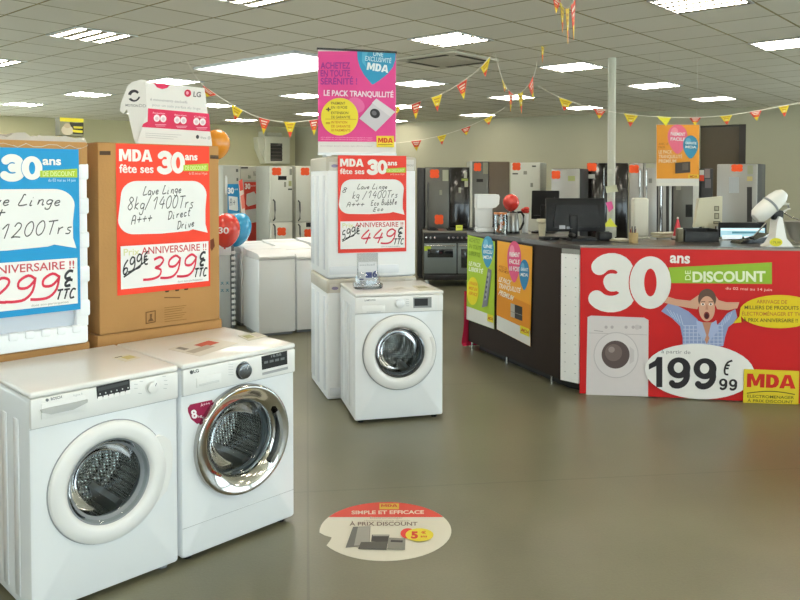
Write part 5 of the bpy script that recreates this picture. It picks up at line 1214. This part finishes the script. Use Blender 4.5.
mb = MB(); mb.rbox(-sz(d, 6.5), sz(d, 6.5), 0, .13, 0, zz(232.5, d), BLACKP, .01); mb.build('body', t); mb = MB(); mb.box(-.035, .035, .03, .04, zz(232.5, d)-.002, zz(232.5, d)+.006, BLACKP); mb.build('paper_slot', t)
d = 6.62; fr = on(610.5, d, .0); t = thing('card_stand', 'pale card stand topped with a yellow triangle note beside the post', 'card stand', fr)
mb = MB(); mb.rbox(-sz(d, 6.5), sz(d, 6), 0, .05, 0, zz(227, d), ink('bfbfb2'), .006); mb.build('stand', t)
mb = MB(); h = zz(227, d); mb.prism([(-sz(d, 7), h+.001), (sz(d, 7), h+.001), (sz(d, 4), h+.03), (0, zz(218, d)), (-sz(d, 5), h+.02)], .01, .03, ink('dfe04a')); mb.build('note', t)
# pens
d = 5.98; fr = on(633.5, d, .0); t = thing('pen_pot', 'beige pot full of pens standing just above the red banner', 'pen pot', fr)
h = zz(230, d); mb = MB(); mb.lathe([(0, 0), (.034, 0), (.036, h*.8), (.033, h*.8), (.031, .01), (0, .01)], ink('b39a6c'), 20); mb.build('pot', t)
for k, (x, y, c_) in enumerate(((-.02, .0, '8a2a30'), (-.008, .012, 'c9b27a'), (.006, -.008, '2a2c3a'), (.016, .008, '7a3a2c'), (.022, -.004, 'd0c8b4'), (-.014, -.012, '3a3c44'))):
    mb = MB(); mb.cyl((x*.6, y*.6, .012), (x*1.2, y*1.5, h*1.05+.012*(k % 3)), .0042, ink(c_), 8); mb.build('pen', t)
for k, (px, d, lb) in enumerate(((621.5, 6.12, 'loose cream papers left of the pen pot on the counter'), (668, 6.55, 'stack of white papers on the counter behind the red banner'))):
    fr = on(px, d, .2+k*.3); mb = MB(); rg = random.Random(k)
    for i in range(6 if k else 3):
        mb.rbox(-.055-.065*k, .055+.065*k, -.05, .08, .003+i*.007, .0085+i*.007, ink(['d4d0ba', 'c4bc98', 'dcdacb'][i % 3]), .001, M=Matrix.Rotation(rg.uniform(-.3, .3), 4, 'Z'))
    single(mb, 'paper_pile', lb, 'papers', fr)
# tall white speaker-like box
d = 6.45; fr = on(641, d, .0); t = thing('upright_device', 'tall narrow white upright box with rounded top behind the pen pot', 'device', fr)
h = zz(198, d); mb = MB(); mb.rbox(-sz(d, 7.8), sz(d, 7.8), 0, .09, .012, h, ink('cfccbe'), .02, 4); mb.build('body', t); mb = MB(); mb.rbox(-sz(d, 9), sz(d, 9), -.01, .1, 0, .012, ink('cfccbe'), .004); mb.build('base', t)
# red cone
d = 6.4; fr = on(677.5, d, 0); t = thing('cone_ornament', 'small pink-red cone ornament with white tip on the counter', 'ornament', fr)
h = zz(217, d); mb = MB(); mb.lathe([(0, .02), (.038, .02), (.02, h*.6), (.004, h*.93)], mat('red_felt', 'cf4450', .9), 20); mb.build('cone', t); mb = MB(); mb.ball((0, 0, h*.95), .009, .009, .009, ink('e6dcd8'), 10, 6); mb.build('tip', t); mb = MB(); mb.lathe([(.042, 0), (.046, .012), (.038, .026), (0, .026)], ink('e6dcd8'), 20); mb.build('brim', t)
# small wooden block beside it, dark tray
d = 6.1; fr = on(680.5, d, 0); t = thing('card_holder', 'small brown upright card holder beside the cone ornament', 'holder', fr); h = zz(229, d)
mb = MB(); mb.rbox(-sz(d, 3), sz(d, 3), 0, .05, 0, h, ink('6b6552'), .004); mb.build('body', t); mb = MB(); mb.box(-sz(d, 2.4), sz(d, 2.4), .01, .014, h, h+.008, ink('d4d0ba')); mb.build('card', t)
d = 6.1; fr = on(702, d, 0); t = thing('letter_tray', 'low dark tray on the counter below the cream monitor', 'tray', fr); h = zz(229.5, d)
mb = MB(); w = sz(d, 17); mb.box(-w, w, 0, .2, 0, .006, BLACKP); mb.box(-w, -w+.006, 0, .2, .006, h, BLACKP); mb.box(w-.006, w, 0, .2, .006, h, BLACKP); mb.box(-w+.006, w-.006, .194, .2, .006, h, BLACKP); mb.box(-w+.006, w-.006, 0, .006, .006, h*.8, BLACKP); mb.build('tray', t)
mb = MB(); mb.box(-w+.012, w-.02, .012, .188, .007, h*.5, ink('3a3c44')); mb.build('folder', t)
# cream monitor seen from the side/back
CREAM = mat('cream_plastic', 'c6c0a6', .5, noise=.03)
d = 6.42; fr = on(708, d, .15); t = thing('monitor', 'cream flat monitor seen from the back, leaning, right of orange poster', 'monitor', fr, None)
P = [fr.p(*q_) for q_ in ((699, 198.5), (722.5, 196.3), (722, 226), (694.5, 227))]
P = [(x, z) for x, z in P]; mb = MB(); sheet(mb, P, 0, .035, CREAM); mb.build('housing', t)
mb = MB(); A = Art(mb, lambda a, b: fr.p(a, b), -.001, .0006)
for q_ in ((714, 206, 719, 211), (714, 213, 719, 219), (713, 221, 720, 224)): A.rect(*q_, '6f6a56'); A.rect(q_[0]+1, q_[1]+1, q_[2]-1, q_[3]-1, 'a39d84')
mb.build('vent', t, flat=True)
z0 = P[2][1]; cx = (P[0][0]+P[1][0])/2
mb = MB(); mb.rbox(cx-.05, cx+.05, .01, .05, .252-.24, z0+.02, CREAM, .006); mb.build('stand', t); mb = MB(); mb.rbox(cx-.1, cx+.1, -.05, .12, 0, .014, CREAM, .006); mb.build('foot', t)
# lit screen facing the shop
d = 6.3; fr = on(743, d, .0); t = thing('monitor', 'dark-framed lit screen with pale blue page, low behind the banner', 'monitor', fr, None)
xa, zb = fr.p(719, 244); xb, za = fr.p(767, 222.5); zb = max(zb, .02)
mb = MB(); mb.rbox(xa, xb, 0, .03, zb, za, MON, .006); mb.build('housing', t)
SCR = mat('lit_screen', '9fc4cf', .3, emit=.55); SCR2 = mat('lit_screen_white', 'd5e2e4', .3, emit=.7); SCR3 = mat('lit_screen_teal', '3f8496', .3, emit=.4)
mb = MB(); xs0, zs1 = fr.p(720.5, 228); xs1, _ = fr.p(765, 228); mb.box(xs0, xs1, -.001, -.0002, zb+.006, zs1, SCR)
A = Art(mb, lambda a, b: fr.p(a, b), -.001, .0005); A.rect(721, 228.5, 764, 230.5, SCR2); A.rect(732, 231.5, 757, 233.5, SCR3); A.rect(722, 235, 742, 239, SCR2); A.rect(744, 236, 762, 238, SCR2); mb.build('screen', t, flat=True)
mb = MB(); mb.rbox((xa+xb)/2-.1, (xa+xb)/2+.1, .005, .15, 0, .018, MON, .004); mb.build('foot', t)
d = 5.98; fr = on(753, d, .2); t = thing('card_terminal', 'glossy black curved terminal lying beside the stand mixer', 'card terminal', fr)
mb = MB(); mb.prism([(-.13, 0), (.13, 0), (.14, .03), (.12, .075), (.07, .05), (.0, .03), (-.11, .022)], -.03, .10, mat('black_gloss', '0d0d0e', .12, coat=.5)); mb.build('body', t, sharp=60)
mb = MB(); mb.tube([(.02, .03, .045), (.08, .03, .10), (.13, .03, .15)], .006, HND, 6); mb.build('antenna', t)
# stand mixer
d = 5.7; fr = on(782, d, 0); MIX = mat('mixer_white', 'e9e8e2', .3, coat=.3)
t = thing('stand_mixer', 'white stand mixer with tilted head, grey bowl and yellow price sticker', 'mixer', fr)
def c2(px, py): return fr.p(px, py)
b0 = [c2(763, 250), c2(812, 250.5), c2(812, 247), c2(790, 246), c2(783, 238), c2(780.5, 226), c2(779, 217.5), c2(776, 216), c2(774, 220), c2(772, 236), c2(768, 243)]
b0 = [(x, max(z, 0)) for x, z in b0]
mb = MB(); mb.prism(b0, -.055, .055, MIX); mb.build('base', t, sharp=50)
ax, az = c2(760, 214); bx, bz = c2(781, 195.5)
L = math.hypot(bx-ax, bz-az); an = math.atan2(bz-az, bx-ax); rr = sz(d, 9)
T = Matrix.Translation((ax, 0, az)) @ Matrix.Rotation(-an, 4, 'Y')
mb = MB(); mb.lathe([(0, -.055), (rr*.55, -.048), (rr*.9, -.02), (rr, .03), (rr*.98, L*.7), (rr*.8, L*1.0), (rr*.5, L+.03), (0, L+.04)], MIX, 24, (0, 0, 0), 'x', M=T); mb.build('head', t)
mb = MB(); mb.lathe([(rr*1.03, L*.45), (rr*1.05, L*.47), (rr*1.05, L*.52), (rr*1.02, L*.54)], GREYP, 24, (0, 0, 0), 'x', M=T); mb.tube([(L*.8, 0, -rr*.7), (L*1.0, 0, -rr*1.3), (L*.9, 0, -rr*1.8)], .01, MIX, 8, M=T); mb.build('trim_ring', t)
hx, hz_ = c2(776, 217)
mb = MB(); mb.rbox(hx-.03, hx+.045, -.03, .03, hz_-.02, hz_+.05, BLACKP, .012); mb.build('hinge', t)
bx, _z = c2(803, 240); zt_ = c2(790, 222)[1]
mb = MB(); mb.lathe([(0, .026), (.05, .026), (.085, .06), (.128, zt_), (.132, zt_+.004), (.124, zt_), (.08, .064), (0, .034)], mat('bowl_grey', 'a9a49a', .3, .6), 32, (bx, 0, 0)); mb.build('bowl', t)
mb = MB(); q0 = c2(783, 212); q1 = c2(800, 220); mb.tube([(q0[0], 0, q0[1]), ((q0[0]+q1[0])/2, 0, (q0[1]+q1[1])/2-.01), (q1[0], 0, q1[1])], .006, HND, 8); q2 = c2(784, 199); q3 = c2(789, 208)
mb.tube([(q2[0], 0, q2[1]), (q3[0], 0, q3[1]), (q0[0], 0, q0[1])], .008, MIX, 8); mb.build('whisk', t)
mb = MB(); A = Art(mb, lambda a, b: fr.p(a, b, -.056), -.056, .0005); A.ell(776, 242.2, 6.5, 4.2, 'dfd634'); A.text('179,99', 771.5, 243.8, 780.5, 244, 2.6, '8a8428', .01); mb.build('price_sticker', t, flat=True)

# ================================================================== HANGING ORANGE POSTER
c = at(678, 150, 8.2); fr = Frame(c.x, c.y, 0)
t = thing('hanging_poster', 'orange poster with pink and blue balloons hanging above the counter', 'poster', fr)
mb = MB(); P = [fr.p(*q_) for q_ in ((656.3, 124.5), (699.6, 124.5), (699, 186), (656.3, 186))]; sheet(mb, P, 0, .003, ink('d9d6cc'))
A = Art(mb, lambda a, b: fr.p(a, b), 0, .0005)
A.poly([(656.5, 124.7), (699.4, 124.7), (699, 178.6), (656.5, 178.6)], 'd98f2a'); bal(A, 677.5, 136.5, 10, 12, 'd9657f', 'e5909f', ('PAIEMENT', 'FACILE')); bal(A, 690.5, 145, 7.6, 9.5, '2f7f9f', '62a4be', ('GARANTIE', 'MDA'))
for i, (s_, x1) in enumerate((('AVEC LE', 668), ('PACK', 665))): A.text(s_, 658.5, 145+i*3.2, x1, 145+i*3.2, 2.2, '9a5a18', .01)
for i, (s_, x1) in enumerate((('LE PACK', 672), ('TRANQUILLITÉ', 682), ('PREMIUM', 676))): A.text(s_, 658.5, 153.5+i*4.6, x1, 153.5+i*4.6, 3.3, 'ecd2ae', .02)
A.poly([(675, 163), (690, 161.5), (690, 172.5), (675, 173.5)], '3b322a'); A.poly([(682, 163.5), (688, 163), (688, 170), (682, 170.5)], '5a5148'); A.rect(688, 174.5, 698.5, 178.4, 'd9b42c'); A.text('MDA', 689.5, 177.7, 697, 177.7, 2.4, 'a3481c', .03)
mb.build('poster', t, flat=True)
for k in (0, 1):
    x, z = P[k]; x += .03 if k == 0 else -.03; mb = MB(); mb.cyl((x, .0015, z-.01), (x, .0015, CZ-.001), .0012, ink('cfcdc4'), 6); mb.build('thread', t)

# ================================================================== BUNTING
YEL, REDF = 'd9c22c', 'c2402c'
def garland(label, pts, flags, grp='strings of yellow and red pennants', r=.0035, cord='e2ddd0'):
    """pts: (px, py, depth) along the cord; flags: (left px,py, right px,py, tip px,py, depth, depth change, kind)"""
    a = at(*pts[0]); t = thing('bunting', label, 'bunting', Frame(a.x, a.y, 0, 0), grp); O = Vector((a.x, a.y, 0))
    W = [at(*p)-O for p in pts]; P = []
    for i in range(len(W)-1):
        p = [W[max(i-1, 0)], W[i], W[i+1], W[min(i+2, len(W)-1)]]
        for q_ in range(4):
            u = q_/4; P.append(.5*(2*p[1]+(p[2]-p[0])*u+(2*p[0]-5*p[1]+4*p[2]-p[3])*u*u+(3*p[1]-p[0]-3*p[2]+p[3])*u**3))
    P.append(W[-1]); mb = MB(); mb.tube(P, r, ink(cord), 6); mb.build('cord', t)
    for (x0, y0, x1, y1, xt, yt, d_, dd, kind) in flags:
        A0 = at(x0, y0, d_)-O; B0 = at(x1, y1, d_+dd)-O; T0 = at(xt, yt, d_+dd*.5)-O
        n = (B0-A0).cross(T0-A0).normalized()*.0012
        if n.y > 0: n = -n
        base, band, c2_, cl = (YEL, REDF, 'b5862a', 'e8e0c8') if kind == 'y' else ((REDF, YEL, 'eadfcf', 'd9b430') if kind == 'r' else ('efe53a', 'efe53a', 'e3d936', 'cdbf2c'))
        mb = MB(); mb.add([A0-n, B0-n, T0-n, A0+n, B0+n, T0+n], [(0, 1, 2), (5, 4, 3), (0, 3, 4, 1), (1, 4, 5, 2), (2, 5, 3, 0)], ink(base))
        def tri(u, v): return A0+(B0-A0)*u+(T0-A0-(B0-A0)*.5)*v     # u across, v down
        def quad(u0, u1, v0, v1, c_, l):
            vs = [tri(.5+(u-.5)*(1-v), v)+n*(1+.5*l) for u, v in ((u0, v0), (u1, v0), (u1, v1), (u0, v1))]; vs2 = [tri(.5+(u-.5)*(1-v), v)-n*(1+.5*l) for u, v in ((u0, v0), (u1, v0), (u1, v1), (u0, v1))]
            mb.add(vs, [(0, 1, 2, 3)], ink(c_)); mb.add(vs2, [(0, 1, 2, 3)], ink(c_))
        quad(0, 1, .62, .999, band, 1)
        quad(.16, .84, .14, .22, c2_, 1); quad(.2, .8, .30, .38, c2_, 1); quad(.3, .7, .47, .52, cl, 1)
        mb.build('pennant', t, flat=True)
    return t
garland('pennant string sagging across from above cardboard advert to the ceiling past pink banner',
 [(187, 61, 8.89), (194, 74, 8.9), (202, 84.5, 8.92), (216, 94.5, 8.95), (231, 104, 9.0), (245, 111.5, 9.0), (259, 117.3, 9.0), (275, 121, 9.0), (290, 122.3, 9.0), (305, 121, 8.95), (320, 119, 8.9), (345, 115, 8.85), (370, 110.5, 8.8), (395, 107.3, 8.75), (410, 104.8, 8.7), (425, 99.5, 8.65), (440, 94.6, 8.6), (453, 87.5, 8.5), (466, 79, 8.45), (478, 70, 8.4), (488, 59, 8.35), (493.5, 53.2, 8.34)],
 [(202.5, 85, 216, 95, 206.5, 97, 8.92, 0, 'r'), (231, 104, 243, 110.5, 235, 121.5, 9, 0, 'y'), (258.5, 117, 270, 120, 263.5, 134.5, 9, 0, 'r'), (284, 121.8, 296, 122, 290, 138, 9, 0, 'y'), (309, 120.5, 319, 119, 314, 136, 9, 0, 'r'),
  (390, 108.2, 401, 106.5, 396, 116.5, 8.7, 0, 'y'), (410.5, 104.6, 421, 101, 415.8, 119.5, 8.7, 0, 'r'), (431.5, 97.8, 442, 94.4, 437.5, 112, 8.6, 0, 'y'), (456.5, 86, 467, 79.2, 464, 99.5, 8.5, 0, 'r'), (480.5, 67.5, 490.5, 56.5, 485.5, 77, 8.4, 0, 'y')])
garland('pennant string looping down from ceiling between two far light panels',
 [(495, 54.2, 8.42), (499, 68, 8.3), (502, 78, 8.3), (506, 87, 8.3), (511, 92.3, 8.3), (515.5, 94.2, 8.3), (520, 93, 8.35), (526, 88, 8.4), (531, 81, 8.5), (534.5, 74, 8.6), (537, 62.2, 8.96)],
 [(502, 79, 506.5, 87, 504.5, 92, 8.25, .13, 'y'), (508.5, 90.5, 513, 93.5, 510.5, 112, 8.25, .13, 'r'), (518, 94, 523, 91, 521.5, 114, 8.3, .13, 'y'), (528.5, 86, 533, 76, 533.5, 101, 8.4, .12, 'r')])
garland('pennant string hanging nearest, looping at the top edge above the white post',
 [(538.5, 61.4, 8.9), (540, 45, 8.2), (543, 30, 7.4), (548, 14, 6.6), (552.5, 2, 6.0), (555, -6, 5.9), (557, -2, 5.7), (561, 4.5, 5.55), (566, 8.5, 5.5), (571, 6, 5.45), (574, 0, 5.4), (577, -8, 5.4), (580, -3, 5.9)][:-1],
 [(541, 40.5, 544.5, 42, 542.3, 63, 7.9, .12, 'y'), (552, -6, 560.5, 1, 556, 14, 5.8, .05, 'r'), (560, 2, 564, 7.5, 562.5, 33, 5.5, .1, 'y'), (565.5, 9, 569, 8, 568, 44, 5.45, .1, 'y'), (571, 6, 575.5, -2, 573.5, 40, 5.4, .1, 'r')])
garland('pennant string running past the post and over the hanging orange poster',
 [(538, 86, 8.6), (552, 94, 8.3), (563, 98.5, 8.1), (580, 104.5, 8.0), (596, 108.5, 7.9), (610, 111.5, 7.85), (626, 114, 7.8), (650, 116.3, 7.8), (675, 117.5, 7.8), (700, 117.3, 7.8), (725, 115.5, 7.8), (750, 112, 7.8), (775, 107.5, 7.8), (800, 102.5, 7.8), (830, 95, 7.8)],
 [(559, 98, 573, 101.5, 564, 111, 8.05, 0, 'y'), (593, 107.5, 606.5, 110, 599, 119, 7.9, 0, 'r'), (624, 113.2, 638.5, 115, 630, 127, 7.8, 0, 'y'), (656.5, 116, 671.5, 117, 666, 126, 7.8, 0, 'b'), (689, 117.3, 701.5, 117, 695, 125.5, 7.8, 0, 'r'), (719.5, 116, 732.5, 114.5, 727, 125, 7.8, 0, 'y'), (749, 111.8, 762, 109.5, 757, 121, 7.8, 0, 'r'), (778, 106.5, 789.5, 104.5, 784.5, 117, 7.8, 0, 'y')])
garland('small far pennant string on the far wall beside the pink banner',
 [(390, 143.6, 14.5), (400, 142.6, 14.5), (411, 141.3, 14.4), (428, 138.5, 14.2), (445, 134.5, 14.0), (465, 127.8, 13.8), (485, 118.8, 13.6), (497, 112.5, 13.5), (505, 107.5, 13.4)],
 [(411, 141.3, 421.5, 140, 416.5, 151, 14.3, 0, 'r'), (437, 136.5, 446.5, 134.2, 442, 145, 14.0, 0, 'y'), (461, 129.3, 470.5, 126, 466.5, 135.5, 13.8, 0, 'r'), (483.5, 119.5, 493, 115.5, 489, 125, 13.6, 0, 'y')], r=.004)

# ================================================================== FLOOR STICKER
c = gp(385.5, 529.3); fr = Frame(c.x, c.y, 0, 0)
mb = MB(); rad = .305
pts = [(rad*math.cos(2*PI*i/56), rad*.985*math.sin(2*PI*i/56)) for i in range(56)]
k = min(range(56), key=lambda i: (pts[i][0]+.3)**2+(pts[i][1]+.02)**2)
for j, s_ in ((-1, .93), (0, .84), (1, .90)): pts[(k+j+2) % 56] = (pts[(k+j+2) % 56][0]*s_, pts[(k+j+2) % 56][1]*s_)
mb.prism(pts, .0005, .0012, ink('d6d2c3', .4), axis='z')
A = Art(mb, lambda a, b: fr.g(a, b, 0), 0, 1); A.to3 = lambda x, y, l: (x, y, .0012-l*.00025)
seg = [(rad*.997*math.cos(a), rad*.985*.997*math.sin(a)) for a in [R(25+i*130/28) for i in range(29)]]
A.poly(seg, 'c8453a', raw=True)
A.rect(379.5, 503.8, 399, 509.6, 'c9a83a'); initials(A, 381, 507.3, 397.5, 507.3, 2.6, 'b5482c', 'c9a83a')
A.text('SIMPLE ET EFFICACE', 351.5, 514.6, 424, 514.2, 3.4, 'dcc9bb', .03)
A.text('Électroménager', 370, 519.2, 403, 519.2, 2, 'a89a8a'); A.text('choisissez votre magasin', 364, 522, 410, 522, 1.8, 'a89a8a')
A.text('À PRIX DISCOUNT', 349.5, 526.2, 417.5, 526.2, 3.6, '7a6a62', .02)
A.poly([(353, 527.5), (370.5, 527), (369.5, 546), (345.5, 548.5)], '6b6a66'); A.poly([(358, 527.5), (370, 527.2), (369, 545.5), (354, 546.5)], '9a9890')
A.poly([(372, 535.5), (389.5, 535.5), (388, 543), (371, 542.5)], '3f3d3b'); A.poly([(373, 535.8), (389, 535.8), (388.8, 537), (372.5, 537)], 'a3a098'); A.poly([(361, 543), (388, 542.5), (386.5, 551), (358, 550)], '55534f'); A.poly([(388.5, 538.5), (405.5, 539.5), (405, 551), (387, 550.5)], '86847c'); A.poly([(391, 541), (403, 541.5), (402.5, 543.5), (390.5, 543)], '3f3d3b')
A.ell(408, 534.5, 7.5, 5.2, 'cc3a34'); A.ell(419.5, 536, 14, 6.6, 'd9c83a'); A.text('5', 411, 539.3, 418, 539.3, 6.4, 'c4402c', .06); A.text('ans', 420.5, 538.6, 427, 538.6, 2.4, 'c4402c', .02); A.text('€', 421, 535, 426, 535, 2.6, 'c4402c', .02)
single(mb, 'floor_sticker', 'round red and white advert sticker on the shop floor', 'sticker', fr, flat=True)
